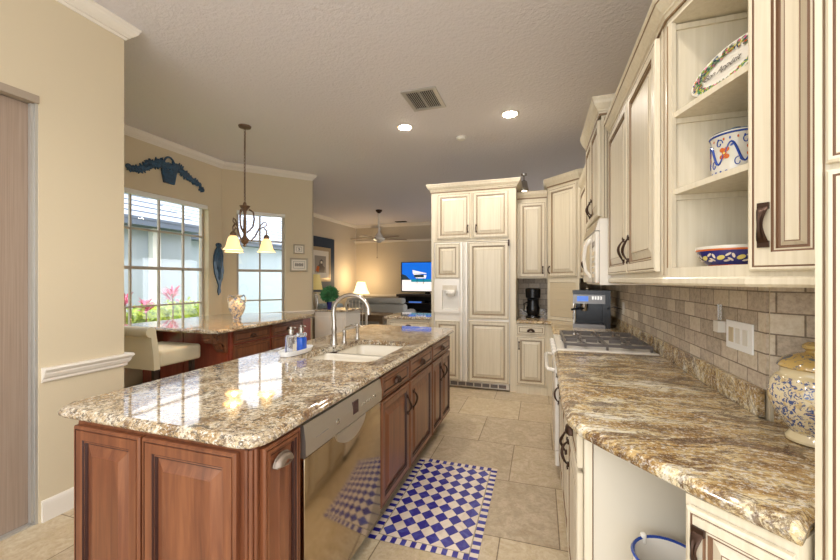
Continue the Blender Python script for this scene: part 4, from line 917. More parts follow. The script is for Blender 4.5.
# ================================================================== RIGHT RUN BASE
cpoly = [(.14, RY0-.004), (.10, RY0-.02), (.094, 2.4), (.090, 2.0), (.088, 1.68), (.098, 1.50), (.128, 1.405), (.185, 1.325), (.235, 1.265), (.30, 1.185), (.38, 1.09), (.507, .957), (.549, 1.013), (1.010, 1.474), (.787, 1.69), (.787, RY0-.004)]
slab(cpoly[::-1] if False else cpoly, .872, .914, 'granite_r', edge=[(.012, 0), (.004, .1), (0, .25), (0, .6), (.004, .68), (.012, .9), (.022, 1)]).build('right_countertop', smooth=True, ang=.6, label='golden brown veined granite countertop on the right with curved front edge', cat='countertop', origin=(.45, 2, .872))
MB().box((.768, 1.70, .9145), (.789, RY0-.006, 1.0155), 'granite_r').fbox(FD, .022, .9145, .0105, .295, 1.0155, .031, 'granite_r').build('right_backsplash_strip', label='granite backsplash strip behind the curved right countertop', cat='backsplash', origin=(.78, 2.2, .914))
FRt = FR((.15, 0, 0), (0, -1), (-1, 0))   # u = -y
rb = thing('base_cabinet', 'cream base cabinet run with curled pulls under the right countertop beside the range', 'cabinet', (.45, 2.15, 0))
MB().box((.15, 1.45, .10), (.785, RY0-.004, .8715), 'cream').box((.20, 1.47, 0), (.785, RY0-.004, .099), 'cream').build('body', rb)
for a, b, hu, s_ in ((1.47, 1.93, 1.87, 1), (1.94, 2.40, 2.0, -1), (2.41, 2.87, 2.80, 1)):
    o = drawer(FRt, -b+.004, .735, b-a-.008, .125, 'cream').build('drawer', rb); cup(FRt, -(a+b)/2, .78, .085, .034).build('handle', o, smooth=True)
    o = door(FRt, -b+.004, .115, b-a-.008, .60, 'cream').build('door', rb); pull(FRt, -hu, .56, .665, side=s_).build('handle', o, smooth=True)
FS = FR((.15, 1.45, 0), (1, 0), (0, -1))
MB().fbox(FS, .03, .0, .0005, .60, .8715, .010, 'panel').fbox(FS, .0, .0, .0005, .025, .8715, .014, 'cream').fbox(FS, .0255, .0, .0005, .0295, .8715, .008, 'glazed').build('end_panel', rb)
# diagonal base cabinet at right
FQ = FR((.358, 1.126, 0), (.7071, -.7071), (-.7071, -.7071))
db = thing('base_cabinet', 'cream angled base cabinet at the near right with dark glazed door and bronze handle', 'cabinet', (.65, 1.25, 0))
MB().fbox(FQ, 0, .10, -.43, .214, .8715, 0, 'cream').fbox(FQ, 0, 0, -.43, .214, .099, -.06, 'cream').build('body', db)
o = door(FQ, .010, .115, .200, .735, 'creamdk', .05).build('door', db)
def strap(F, u, v0, v1, w_, n=.022):
    P = []; K = 12
    prof = [(v0+(v1-v0)*t/K, n+(.003 if t in (0, K) else .004+.020*math.sin(PI*t/K)**.8), w_*(.5+.12*math.cos(2*PI*t/K*1.0)-.06*math.sin(PI*t/K))) for t in range(K+1)]
    vs = []; fs = []
    for v_, nn, hw in prof: vs += [F.p(u-hw, v_, nn), F.p(u-hw*.5, v_, nn+.003), F.p(u, v_, nn+.001), F.p(u+hw*.5, v_, nn+.003), F.p(u+hw, v_, nn), F.p(u, v_, nn-.004)]
    for k in range(K):
        for i in range(6): j = (i+1) % 6; fs.append((k*6+i, k*6+j, (k+1)*6+j, (k+1)*6+i))
    fs += [list(range(6)), [K*6+i for i in range(6)]]
    mb = MB().add(vs, fs, 'bronze')
    for a, b in ((v0-.012, v0+.006), (v1-.006, v1+.012)): mb.fbox(F, u-w_*.62, a, n-.001, u+w_*.62, b, n+.006, 'bronze')
    return mb
strap(FQ, .04, .72, .80, .022).build('handle', o, smooth=True)
# pantry
FK = FR((.556, 1.014, 0), (.7071, -.7071), (-.7071, -.7071))
pc = thing('pantry_cabinet', 'tall cream pantry cabinet at the right edge with stacked panel doors', 'cabinet', (.95, 1.1, 0))
MB().fbox(FK, .003, 0, -.62, .62, 2.62, 0, 'cream').build('body', pc)
MB().fbox(FK, .003, .0, .0005, .014, 2.62, .006, 'cream').fbox(FK, .0145, 0, .0005, .0165, 2.62, .003, 'glaze').build('edge_bead', pc)
for (z0, z1) in ((.12, 1.645), (1.66, 2.55)):
    o = door(FK, .022, z0, .45, z1-z0, 'creamdk', .06).build('door', pc); strap(FK, .42, 1.0 if z0 < 1 else 1.8, 1.1 if z0 < 1 else 1.9, .02).build('handle', o, smooth=True)
# pail under the counter
pl_ = thing('enamel_pail', 'white enamel pail with cobalt rim in the open space under the right counter', 'pail', (.372, 1.300, 0))
MB().lathe((.372, 1.300, 0), [(.062, 0), (.066, .004), (.098, .580), (.092, .580), (.085, .30), (.066, .02), (0, .015)], 'white', 32).build('pail_body', pl_, smooth=True)
MB().lathe((.372, 1.300, .580), [(.092, 0), (.098, -.005), (.103, 0), (.098, .006), (.092, 0)], 'cobalt', 32).build('rim', pl_, smooth=True)
MB().rbox((.312, 1.375, .560), (.330, 1.392, .595), .006, 'white').build('lug', pl_, smooth=True)

# jar on the counter
jr = thing('ginger_jar', 'large yellow lidded jar with blue landscape pattern at the end of the right counter', 'jar', (.812, 1.480, .9145))
JC = (.812, 1.480, .9145)
MB().lathe(JC, [(.058, 0), (.066, .004), (.067, .012), (.060, .022), (.056, .03)], 'jarcream', 40).lathe(JC, [(.0555, .03), (.070, .052), (.094, .088), (.108, .125), (.110, .155), (.102, .185), (.090, .203)], 'jarblue', 40).lathe(JC, [(.090, .203), (.080, .212), (.078, .222), (.080, .230), (.072, .230), (.06, .2), (0, .10)], 'jarcream', 40).build('jar_body', jr, smooth=True)
ld_ = MB().lathe(JC, [(.083, .2305), (.087, .234), (.085, .242), (.072, .258), (.048, .272), (.022, .279), (.018, .285), (.028, .293), (.028, .302), (.016, .311), (0, .313)], 'jargold', 40).build('lid', jr, smooth=True)
# switch plate + plug-in
FW = FR((.7895, 0, 0), (0, -1), (-1, 0))
sw = thing('switch_plate', 'white three gang switch plate on the tiled wall above the right counter', 'switch plate', (.79, 1.9, 1.13))
MB().fbox(FW, -1.985, 1.128, .0005, -1.772, 1.246, .006, 'plate').build('plate', sw)
for k, y in enumerate((-1.956, -1.898, -1.840)): MB().fbox(FW, y, 1.156, .0062, y+.036, 1.218, .009, 'whitepl' if k else 'tambour').build('switch', sw)
nl = thing('plug_in_night_light', 'small white plug in device beside the switch plate', 'night light', (.78, 2.03, 1.17))
MB().fbox(FW, -2.05, 1.185, .0005, -2.004, 1.235, .03, 'whitepl').build('body', nl)
MB().fbox(FW, -2.052, 1.236, .004, -2.03, 1.31, .012, 'clear').build('diffuser', nl)

# ================================================================== RIGHT UPPERS
FU = FR((.47, 0, 0), (0, -1), (-1, 0))
ua = thing('wall_cabinet', 'large cream double door upper cabinet above the right counter', 'cabinet', (.63, 2.27, 1.43), 'cream right wall cabinets')
MB().box((.47, 1.69, 1.43), (.799, 2.876, 2.44), 'cream').prism([(.799, 1.689), (.47, 1.689), (.47, 1.672), (.799, 1.672)], 1.43, 2.44, 'cream').build('body', ua)
for a, b, hu, s_ in ((1.755, 2.27, 2.225, -1), (2.285, 2.865, 2.335, 1)):
    o = door(FU, -b, 1.455, b-a, .955, 'cream', .062).build('door', ua); pull(FU, -hu, 1.525, 1.64, side=s_).build('handle', o, smooth=True)
MB().fbox(FU, -1.735, 1.44, .0005, -1.712, 2.43, .004, 'cream').fbox(FU, -1.7115, 1.44, .0002, -1.7085, 2.43, .002, 'glaze').build('fluted_stile', ua)
# open corner shelf + narrow door unit
SA = Vector((.47, 1.668)); SB = Vector((.578, 1.322)); ds = (SB-SA).normalized(); FO = FR((SA.x, SA.y, 0), ds, (ds.y, -ds.x)); LO = (SB-SA).length
os_ = thing('open_shelf_cabinet', 'cream open corner shelf cabinet holding painted pottery beside a narrow door', 'cabinet', (.65, 1.5, 1.43), 'cream right wall cabinets')
FT = FR((SB.x, SB.y, 0), (.7071, -.7071), (-.7071, -.7071))
pT = FT.p(.198, 0)      # far end of narrow door unit
wD = .0
def W2(k): q = FD.p(k, 0, .012); return (q.x, q.y)
foot = [(SA.x, SA.y), (SB.x, SB.y), (pT.x, pT.y), W2(.29), W2(.012), (.786, SA.y)]
inner = [(.477, 1.66), (.589, 1.306), (.79, 1.33), (.80, 1.60), (.786, 1.66)]
MB().prism(foot, 1.43, 1.466, 'cream').build('bottom_panel', os_); MB().prism(foot, 2.40, 2.44, 'cream').build('top_panel', os_)
for z in (1.745, 2.037): MB().prism([(.481, 1.664), (.585, 1.332), (.80, 1.42), (.80, 1.664)], z, z+.020, 'cream').build('shelf', os_)
MB().box((.478, 1.6645, 1.4665), (.80, 1.6695, 2.399), 'cream').build('back_panel', os_)
for z in (1.725, 2.017, 2.375): MB().box((.486, 1.655, z), (.80, 1.664, z+.0195), 'cream').build('shelf_cleat', os_)
MB().fbox(FO, 0, 1.4665, -.016, .024, 2.399, 0, 'cream').fbox(FO, .0, 1.4665, .0002, .003, 2.399, .003, 'glaze').build('face_stile', os_)
MB().fbox(FT, .0, 1.4665, -.02, .018, 2.399, 0, 'cream').fbox(FT, .018, 1.4665, -.018, .198, 2.399, 0, 'cream').build('side_panel', os_)
o = door(FT, .003, 1.445, .190, .985, 'creamdk', .064, .02).build('door', os_); strap(FT, .040, 1.522, 1.622, .021).build('handle', o, smooth=True)
MB().sweep([(.799, 2.876), (.47, 2.876), (.47, 1.668), (SB.x, SB.y), (pT.x, pT.y)][1:], [(o_ if False else o_, z) for o_, z in [(0, 1.43), (.012, 1.43), (.018, 1.424), (.018, 1.408), (.010, 1.400), (0, 1.400)]], 'cream').build('light_rail', os_)
CU = CROWN(2.515, .05, .085)
MB().sweep([(.47, 2.876), (.47, 1.668), (SB.x, SB.y), (pT.x, pT.y)][::-1] if False else [(.47, 2.876), (.47, 1.668), (SB.x, SB.y), (pT.x, pT.y)], CU, 'cream').sweep([(.469, 2.876), (.469, 1.668), (SB.x-.001, SB.y), (pT.x, pT.y)], [(0, 2.428), (.008, 2.428), (.008, 2.422), (0, 2.422)], 'glaze').sweep([(.47, 2.876), (.47, 1.668), (SB.x, SB.y), (pT.x, pT.y)], [(.041, 2.492), (.046, 2.492), (.046, 2.489), (.041, 2.489)], 'glaze').build('crown_moulding', os_)
# microwave cabinet
mc = thing('wall_cabinet', 'taller cream double door cabinet above the white microwave', 'cabinet', (.6, 3.27, 1.86), 'cream right wall cabinets')
MB().box((.41, 2.88, 1.855), (.799, 3.66, 2.60), 'cream').build('body', mc)
FMc = FR((.41, 0, 0), (0, -1), (-1, 0))
for a, b, hu, s_ in ((2.91, 3.265, 3.225, -1), (3.275, 3.63, 3.315, 1)):
    o = door(FMc, -b, 1.875, b-a, .68, 'cream', .05).build('door', mc); pull(FMc, -hu, 1.93, 2.04, side=s_).build('handle', o, smooth=True)
fl = MB()
for x in (.415, .432, .449): fl.lathe((x+.006, 2.876, 1.856), [(.006, 0), (.006, .70)], 'cream', 8); fl.box((x+.0125, 2.874, 1.856), (x+.0145, 2.8795, 2.56), 'glaze')
fl.build('fluted_side', mc, smooth=True)
MB().sweep([(.40, 3.66), (.40, 2.88), (.80, 2.88)][::1], CROWN(2.69, .055, .11), 'cream').sweep([(.399, 3.66), (.399, 2.879), (.8, 2.879)], [(0, 2.585), (.008, 2.585), (.008, 2.572), (0, 2.572)], 'glaze').box((.40, 2.88, 2.6005), (.79, 3.66, 2.68), 'cream').build('crown_moulding', mc)
uc = thing('wall_cabinet', 'cream upper cabinet beyond the microwave toward the back corner', 'cabinet', (.63, 4.2, 1.44), 'cream right wall cabinets')
MB().box((.47, 3.664, 1.44), (.789, 4.765, 2.50), 'cream').build('body', uc)
for a, b, hu in ((3.70, 4.20, 4.15), (4.215, 4.73, 4.26)):
    o = door(FU, -b, 1.46, b-a, .98, 'cream').build('door', uc); pull(FU, -hu, 1.53, 1.64).build('handle', o, smooth=True)
MB().sweep([(.47, 4.765), (.47, 3.664)], CROWN(2.56, .045, .08), 'cream').build('crown_moulding', uc)
# microwave
mw = thing('microwave', 'white over the range microwave with curved handle above the gas range', 'microwave', (.59, 3.27, 1.39))
MB().box((.40, 2.888, 1.385), (.788, 3.652, 1.854), 'white').build('body', mw)
MB().rbox((.372, 3.10, 1.40), (.399, 3.650, 1.765), .006, 'white').build('door', mw, smooth=True)
FMw = FR((.372, 0, 0), (0, -1), (-1, 0))
MB().fbox(FMw, -3.60, 1.46, .0005, -3.20, 1.71, .002, 'tambour').build('window', mw)
MB().rbox((.372, 2.890, 1.40), (.399, 3.095, 1.765), .006, 'white').build('control_panel', mw, smooth=True)
kp = MB()
for i in range(5):
    for j in range(3): kp.fbox(FMw, -3.06+j*.045, 1.44+i*.04, .0003, -3.03+j*.045, 1.465+i*.04, .002, 'tambour')
kp.fbox(FMw, -3.06, 1.66, .0003, -2.94, 1.70, .002, 'display2'); kp.build('keypad', mw)
MB().tube([(.372, 3.13, 1.44), (.335, 3.13, 1.49), (.322, 3.13, 1.58), (.335, 3.13, 1.68), (.372, 3.13, 1.73)], .013, 'white').build('handle', mw, smooth=True)
vg = MB().uprism(FMw, [(-.027, 1.77), (0, 1.77), (-.025, 1.853), (-.027, 1.853)], -3.65, -2.89, 'white')
for k in range(5): vg.fbox(FMw, -3.64, 1.78+k*.014, -.004-.0043*k, -2.90, 1.785+k*.014, .001-.0043*k, 'tambour')
vg.build('vent_grille', mw)

# ================================================================== POTTERY ON THE SHELVES
def oncyl(c, prof, th, z, eps=.0015):
    for (r0, z0), (r1, z1) in zip(prof, prof[1:]):
        if z0 <= z <= z1: r = r0+(r1-r0)*(z-z0)/max(z1-z0, 1e-6); break
    else: r = prof[-1][0]
    return Vector((c[0]+(r+eps)*math.cos(th), c[1]+(r+eps)*math.sin(th), c[2]+z))
def patch(mb, c, prof, th, z, rt, rz, m, rot=0, n=10, eps=.0018):
    P = []
    for i in range(n):
        a = 2*PI*i/n; x = rt*math.cos(a); y = rz*math.sin(a); X_ = x*math.cos(rot)-y*math.sin(rot); Y_ = x*math.sin(rot)+y*math.cos(rot)
        P.append(oncyl(c, prof, th+X_/.075, z+Y_, eps))
    mb.add(P+[oncyl(c, prof, th, z, eps)], [(i, (i+1) % n, n) for i in range(n)], m)
CC = (.648, 1.568, 1.7655); cp = [(.066, 0), (.068, .01), (.070, .145), (.076, .153)]
ck = thing('painted_canister', 'white ceramic canister with blue scrolls and orange flowers on the middle corner shelf', 'canister', CC)
MB().lathe(CC, cp+[(.075, .157), (.06, .156), (0, .156)], 'ceramic', 36).build('canister_body', ck, smooth=True)
dc = MB()
for k in range(6):
    th0 = k*PI/3+.2
    pts = [oncyl(CC, cp, th0+.9*(i/16-.5)*1.1, .085+.035*math.sin(2*PI*i/16)) for i in range(17)]
    dc.tube(pts, [.0012+.0028*math.sin(PI*i/16) for i in range(17)], 'cobalt', 6)
    pts = [oncyl(CC, cp, th0+.18*math.cos(i*.45)*(1-i/22), .05+.018*math.sin(i*.45)*(1-i/22)) for i in range(15)]
    dc.tube(pts, .0016, 'cobalt', 5)
    pts = [oncyl(CC, cp, th0+.3+.16*math.cos(i*.45)*(1-i/22), .12+.016*math.sin(i*.45)*(1-i/22)) for i in range(15)]
    dc.tube(pts, .0016, 'cobalt', 5)
    for a, z in ((0, .0), (.1, .012), (-.1, .012), (.1, -.012), (-.1, -.012)): patch(dc, CC, cp, th0+.52+a, .085+z, .008, .008, 'orange')
    patch(dc, CC, cp, th0+.52, .085, .004, .004, 'lemon', eps=.003)
    for q in range(4): patch(dc, CC, cp, th0+.25*q, .133, .003, .005, 'cobalt' if q % 2 else 'orange')
    for q in range(4): patch(dc, CC, cp, th0+.25*q+.1, .025, .004, .003, 'cobalt')
    patch(dc, CC, cp, th0-.2, .11, .009, .004, 'cobalt', .6); patch(dc, CC, cp, th0+.15, .055, .009, .004, 'cobalt', -.6)
dc.lathe(CC, [(.0705, .008), (.0715, .010), (.0705, .012)], 'orange', 36); dc.lathe(CC, [(.0725, .147), (.0755, .150), (.0765, .152)], 'cobalt', 36)
dc.build('painted_scrolls', ck)
MB().lathe((CC[0], CC[1], CC[2]+.1575), [(.074, 0), (.074, .006), (.04, .016), (.016, .02), (.018, .03), (0, .034)], 'leaf', 24).build('lid', ck, smooth=True) if False else MB().lathe((CC[0], CC[1], CC[2]+.1575), [(.070, 0), (.070, .004), (.03, .010), (.010, .012), (.016, .018), (.014, .024), (0, .026)], 'bluemetal', 24).build('lid', ck, smooth=True)
BC = (.632, 1.556, 1.4668); bpf = [(.06, 0), (.066, .004), (.088, .022), (.098, .045), (.102, .058)]
bw = thing('painted_bowl', 'cobalt blue bowl with lemons and pale leaves on the bottom corner shelf', 'bowl', BC)
MB().lathe(BC, bpf, 'navy', 40).build('bowl_body', bw, smooth=True)
MB().lathe(BC, [(.1022, .056), (.104, .062), (.104, .068), (.099, .068), (.09, .045), (.06, .014), (0, .012)], 'ceramic', 40).build('rim', bw, smooth=True)
bd_ = MB(); bd_.lathe(BC, [(.1025, .052), (.1035, .055), (.1035, .058)], 'orange', 40); bd_.lathe(BC, [(.0645, .001), (.068, .003), (.067, .006)], 'orange', 40)
for k in range(11):
    th0 = k*2*PI/11
    patch(bd_, BC, bpf, th0, .028, .010, .007, 'lemon', .5, eps=.0022)
    for a, z, ro in ((.22, .038, .7), (.28, .022, -.7), (.36, .034, 1.8), (.16, .018, .2)): patch(bd_, BC, bpf, th0+a, z, .008, .0032, 'rugwhite', ro, eps=.002)
bd_.build('painted_lemons', bw)
# oval plate
dp_ = Vector((ds.x, ds.y, 0)); nO = Vector((ds.y, -ds.x, 0))   # nO faces the room
lean = math.radians(16); upv = Vector((0, 0, 1))*math.cos(lean)-nO*math.sin(lean); nv = nO*math.cos(lean)+Vector((0, 0, 1))*math.sin(lean)
PCn = Vector((.592, 1.500, 2.0575+.080*math.cos(lean)))
def pel(a, b, n, k=40): return [PCn+dp_*a*math.cos(2*PI*i/k)+upv*b*math.sin(2*PI*i/k)+nv*n for i in range(k)]
pt_ = thing('oval_plate', 'oval white plate with fruit border lettered Bon Appetit, leaning on the top corner shelf', 'plate', tuple(PCn))
L_ = [pel(.09, .042, -.012), pel(.150, .074, .004), pel(.152, .076, .007), pel(.148, .073, .008), pel(.100, .043, -.004), pel(.03, .015, -.004)]; n = 40
MB().add(sum(L_, []), [(k*n+i, k*n+(i+1) % n, (k+1)*n+(i+1) % n, (k+1)*n+i) for k in range(5) for i in range(n)]+[list(range(n)), [5*n+i for i in range(n)]], 'ceramic').build('plate_body', pt_, smooth=True)
bo = MB(); random.seed(3)
for i in range(430):
    a = 2*PI*i/430*1.0+random.uniform(-.05, .05); rr_ = random.uniform(.70, .94); f_ = (rr_-.64)/.36
    c = PCn+dp_*.148*rr_*math.cos(a)+upv*.073*rr_*math.sin(a)+nv*(-.0015+.0105*f_*f_+.0022)
    ro = random.uniform(0, PI); e1 = dp_*math.cos(ro)+upv*math.sin(ro); e2 = -dp_*math.sin(ro)+upv*math.cos(ro)
    fruit = random.random() < .22; s1, s2 = (.0058, .0052) if fruit else (.008, .0028)
    m_ = random.choice(['orange', 'lemon', 'pink']) if fruit else random.choice(['leaf', 'leaf', 'hedge', 'bluemetal', 'iron'])
    bo.add([c+e1*s1*math.cos(t)+e2*s2*math.sin(t) for t in [2*PI*k/8 for k in range(8)]], [list(range(8))], m_)
bo.build('fruit_border', pt_)
cu = bpy.data.curves.new('lettering', 'FONT'); cu.body = 'Bon App\u00e9tit'; cu.size = .031; cu.align_x = 'CENTER'; cu.align_y = 'CENTER'; cu.extrude = .0002; cu.shear = .25
to = bpy.data.objects.new('tmp', cu); COL.objects.link(to); bpy.context.view_layer.update()
me = bpy.data.meshes.new_from_object(to); bpy.data.objects.remove(to)
for v_ in me.vertices: c = v_.co.copy(); v_.co = dp_*(c.x-.020)+upv*(c.y+.002)+nv*(c.z+.0012)
me.materials.clear(); me.materials.append(M['text']); lo = bpy.data.objects.new('lettering', me); COL.objects.link(lo); lo.parent = pt_

# ================================================================== BUFFET / HALF WALL AND FAMILY ROOM
hb = thing('buffet_cabinet', 'white buffet cabinet with granite top behind the faucet toward the family room', 'cabinet', (-3.3, 5.75, 0))
MB().box((-3.66, 5.52, 0), (-3.07, 6.05, .885), 'trim').build('body', hb)
FH = FR((0, 5.52, 0), (1, 0), (0, -1))
MB().fbox(FH, -3.62, .10, .0005, -3.11, .80, .012, 'trim').build('front_panel', hb)
slab([(-3.68, 5.49), (-3.03, 5.49), (-3.03, 6.08), (-3.68, 6.08)], .886, .918, 'granite_i').build('top', hb)
pp = thing('potted_plant', 'leafy green potted plant on the white buffet', 'plant', (-3.50, 5.72, .918))
MB().lathe((-3.50, 5.72, .9185), [(.04, 0), (.045, .005), (.035, .02), (.05, .11), (.055, .12), (0, .11)], 'navy').build('pot', pp, smooth=True)
mb = MB(); random.seed(5); leafy(mb, (-3.50, 5.72, 1.17), (.16, .16, .14), 420, .035, 'leaf'); mb.tube([(-3.5, 5.72, 1.0), (-3.5, 5.72, 1.15)], .01, 'leaf'); mb.build('foliage', pp)
yl = thing('table_lamp', 'table lamp with yellow pleated shade left of the painting', 'lamp', (-3.85, 6.5, .0))
yx, yy = -4.45, 6.75; yl.location = (yx, yy, 0); ORG[yl.name] = Vector((yx, yy, 0))
MB().lathe((yx, yy, .75), [(.08, 0), (.08, .02), (.03, .05), (.05, .2), (.03, .35), (.01, .40)], 'nickel').build('base', yl, smooth=True)
MB().lathe((yx, yy, 1.22), [(.135, 0), (.08, .32)], 'shadey', 32).build('lamp_shade', yl, smooth=True)
MB().box((-4.59, 6.62, 0), (-4.28, 6.9, .7), 'woodlt').box((-4.6, 6.60, .701), (-4.26, 6.92, .749), 'woodlt').build('side_table', label='wooden table under the yellow shaded lamp, mostly hidden by the nook wall', cat='table', origin=(-4.43, 6.76, 0))
FL = FR((-5.718, 0, 0), (0, 1), (1, 0))
def c3(mb, F, a, b, c, d):
    mb.fbox(F, a, b, .015, c, d, .016, 'greyprint')
    mb.fprism(F, [(a+(c-a)*x, b+(d-b)*y) for x, y in ((.2, 0), (.85, 0), (.9, .3), (.7, .45), (.75, .7), (.6, .8), (.45, .72), (.4, .5), (.15, .3))], .0161, .017, 'espresso_wood')
    mb.fprism(F, [(a+(c-a)*x, b+(d-b)*y) for x, y in ((.5, .55), (.68, .55), (.66, .68), (.52, .7))], .0171, .0178, 'mat')
    mb.fprism(F, [(a+(c-a)*x, b+(d-b)*y) for x, y in ((.1, .1), (.35, .05), (.4, .35), (.2, .4))], .0171, .0178, 'orange')
picture('framed_painting', FL, 8.35, 1.38, 9.38, 2.32, .10, 'gold', 'large gold framed dark painting on the navy panel', c3, None, .14)
# sofas
def sofa(x0, x1, y0, y1, label, backy, group='white sofas'):
    t = thing('sofa', label, 'sofa', ((x0+x1)/2, (y0+y1)/2, 0), group)
    MB().rbox((x0, y0, 0), (x1, y1, .40), .05, 'sofa').build('base', t, smooth=True)
    MB().rbox((x0, backy, .30), (x1, backy+.25, .80), .08, 'sofa', 4).build('backrest', t, smooth=True)
    n_ = 2
    for k in range(n_): w_ = (x1-x0-.4)/n_; MB().rbox((x0+.2+k*w_, y0-.02, .401), (x0+.2+(k+1)*w_-.01, backy-.01 if backy > y0+.1 else y1, .52), .04, 'sofa').build('cushion', t, smooth=True)
    for xx in (x0-.02, x1-.2): MB().rbox((xx, y0-.01, .1), (xx+.22, y1+.01, .62), .07, 'sofa', 4).build('armrest', t, smooth=True)
    return t
sofa(-4.95, -3.3, 9.0, 9.85, 'white leather sofa in front of the far wall beneath the lit table lamp', 9.0)
MB().rbox((-4.94, 8.98, .802), (-3.35, 9.24, .95), .065, 'sofa', 4).build('bolster', label='long white headrest cushion along the top of the sofa', cat='cushion', origin=(-4.2, 9.3, .72), smooth=True)
ta = thing('table_lamp', 'lit cream shaded table lamp in the corner behind the sofa', 'lamp', (-5.2, 10.3, .0)); LX, LY = -5.2, 10.3
MB().lathe((LX, LY, .70), [(.10, 0), (.10, .02), (.04, .06), (.09, .15), (.05, .27), (.012, .32)], 'ceramic').build('base', ta, smooth=True)
MB().lathe((LX, LY, 1.0), [(.26, 0), (.20, .10), (.12, .36)], 'shade', 28).build('lamp_shade', ta, smooth=True)
MB().box((-5.5, 10.0, 0), (-4.9, 10.6, .65), 'woodlt').box((-5.55, 9.95, .651), (-4.85, 10.65, .699), 'woodlt').build('side_table', label='wooden corner table under the lit cream lamp, hidden behind the sofa', cat='table', origin=(-5.2, 10.3, 0))
l_ = bpy.data.lights.new('table_lamp_bulb', 'POINT'); l_.energy = 22; l_.color = (1, .72, .42); l_.shadow_soft_size = .08
lo = bpy.data.objects.new('table_lamp_bulb', l_); COL.objects.link(lo); lo.location = (LX, LY, 1.5)
cs = thing('console_table', 'weathered wooden console table between the buffet and the sofa', 'table', (-3.9, 8.0, 0))
MB().box((-4.45, 7.9, .57), (-3.42, 8.5, .62), 'woodlt').box((-4.4, 7.95, .45), (-3.47, 8.45, .569), 'woodlt').build('top', cs)
for x in (-4.4, -3.55):
    for y in (7.95, 8.37): MB().box((x, y, 0), (x+.08, y+.08, .449), 'woodlt').build('leg', cs)
MB().box((-4.38, 8.0, .12), (-3.5, 8.4, .16), 'woodlt').build('shelf', cs)
# dining chair with arched white back
dc = thing('dining_chair', 'white arched back chair beside the potted plant', 'chair', (-3.3, 6.6, 0))
cx, cy = -3.42, 6.55
arch = [(cx-.22, cy, .45), (cx-.23, cy, .9), (cx-.17, cy, 1.04), (cx, cy, 1.09), (cx+.17, cy, 1.04), (cx+.23, cy, .9), (cx+.22, cy, .45)]
bk = MB().tube(arch, .026, 'trim'); 
for k in range(-2, 3): bk.tube([(cx+k*.07, cy, .5), (cx+k*.075, cy, 1.03-.01*abs(k)**2)], .010, 'trim', 6)
bk.build('backrest', dc, smooth=True)
MB().rbox((cx-.24, cy-.02, .43), (cx+.24, cy+.45, .49), .02, 'trim').build('seat', dc, smooth=True)
for x in (-.21, .21):
    for y in (0, .41): MB().tube([(cx+x, cy+y, .43), (cx+x*1.05, cy+y, 0)], [.022, .016], 'trim').build('leg', dc, smooth=True)
# blue white cushions on a daybed
lb = thing('loveseat', 'pale blue cushioned loveseat behind the potted plant', 'sofa', (-5.3, 8.6, 0))
MB().rbox((-5.68, 8.30, 0), (-5.0, 8.97, .60), .05, 'sofa').build('base', lb, smooth=True)
M['paleblue'] = plain('pale_blue_fabric', (176, 196, 210), .8)
for k in range(2): MB().rbox((-5.55+k*.28, 8.32, .601), (-5.28+k*.28, 8.9, .80), .06, 'paleblue').build('cushion', lb, smooth=True)
MB().rbox((-5.70, 8.36, .601), (-5.56, 8.96, 1.10), .06, 'ivory').build('backrest', lb, smooth=True)
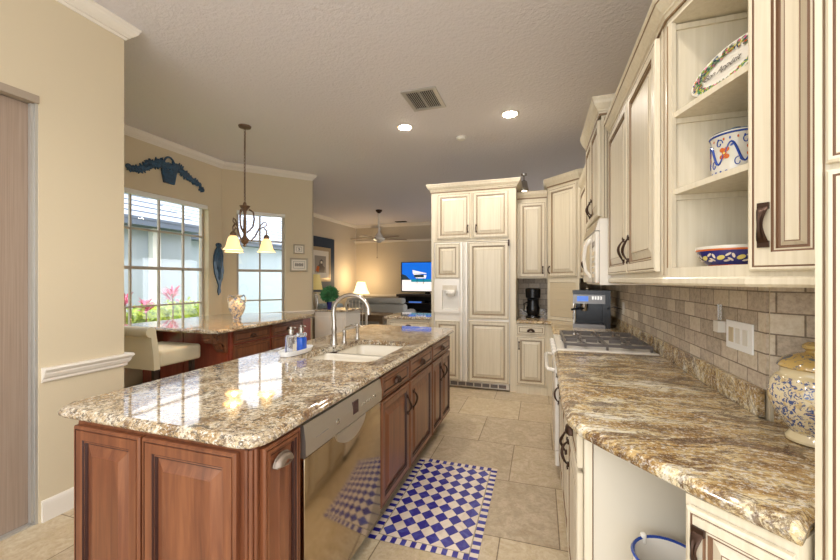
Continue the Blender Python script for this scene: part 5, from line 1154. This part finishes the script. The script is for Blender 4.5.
# TV and console
tc = thing('media_console', 'dark wood media console under the television', 'console', (-3.2, 10.6, 0))
MB().box((-4.0, 10.35, 0), (-2.2, 10.85, .5), 'espresso_wood').box((-4.05, 10.3, .93), (-2.15, 10.88, 1.0), 'espresso_wood').box((-4.0, 10.35, .50), (-3.93, 10.85, .93), 'espresso_wood').box((-2.27, 10.35, .5), (-2.2, 10.85, .93), 'espresso_wood').box((-3.93, 10.8, .5), (-2.27, 10.85, .93), 'dark').box((-3.93, 10.35, .72), (-2.27, 10.8, .74), 'espresso_wood').build('body', tc)
MB().box((-3.7, 10.4, .741), (-3.2, 10.75, .80), 'black').build('receiver', tc)
MB().box((-3.69, 10.395, .75), (-3.3, 10.399, .79), 'display').build('receiver_display', tc)
tv = thing('television', 'flat television showing a beach hut under blue sky', 'television', (-3.25, 10.6, 1.0))
MB().box((-4.0, 10.58, 1.06), (-2.35, 10.63, 1.96), 'black').box((-3.4, 10.5, 1.0005), (-2.95, 10.7, 1.015), 'black').box((-3.25, 10.59, 1.015), (-3.1, 10.62, 1.06), 'black').build('bezel', tv)
FV = FR((0, 10.579, 0), (1, 0), (0, -1))
sc_ = MB().fbox(FV, -3.97, 1.42, .0, -2.38, 1.94, .001, 'screen_b').fbox(FV, -3.97, 1.09, 0, -2.38, 1.42, .001, 'screen_s')
sc_.fprism(FV, [(-3.62, 1.62), (-3.2, 1.56), (-3.22, 1.47), (-3.52, 1.47)], .0012, .002, 'screen_s').fprism(FV, [(-3.64, 1.72), (-3.2, 1.62), (-3.2, 1.60), (-3.62, 1.62)], .0012, .002, 'screen_s')
sc_.fbox(FV, -3.58, 1.50, .0021, -3.28, 1.58, .003, 'screen_d').fbox(FV, -3.68, 1.36, .0012, -2.75, 1.44, .002, 'screen_t').fbox(FV, -3.5, 1.30, .0012, -3.48, 1.5, .002, 'screen_d').fbox(FV, -3.3, 1.30, .0012, -3.28, 1.5, .002, 'screen_d')
sc_.fprism(FV, [(-3.97, 1.42), (-3.97, 1.60), (-3.85, 1.56), (-3.7, 1.42)], .0012, .002, 'screen_d')
sc_.build('screen', tv)
MB().ell((-3.72, 9.0, .8), (.12, .12, .12), 'leaf') if False else None
# small counter unit left of the fridge
sc2 = thing('serving_cabinet', 'low cream cabinet with granite top and one drawer left of the refrigerator', 'cabinet', (-1.75, 5.2, 0))
MB().box((-2.07, 4.90, .0), (-1.41, 5.49, .8745), 'cream').build('body', sc2)
F4 = FR((0, 4.90, 0), (1, 0), (0, -1))
o = drawer(F4, -2.05, .71, .62, .145, 'cream').build('drawer', sc2); cup(F4, -1.74, .765, .10, .036).build('handle', o, smooth=True)
for u in (-2.05, -1.735): door(F4, u, .10, .305, .595, 'cream').build('door', sc2)
slab([(-2.10, 4.86), (-1.405, 4.86), (-1.405, 5.49), (-2.10, 5.49)], .875, .914, 'granite_i').build('top', sc2)
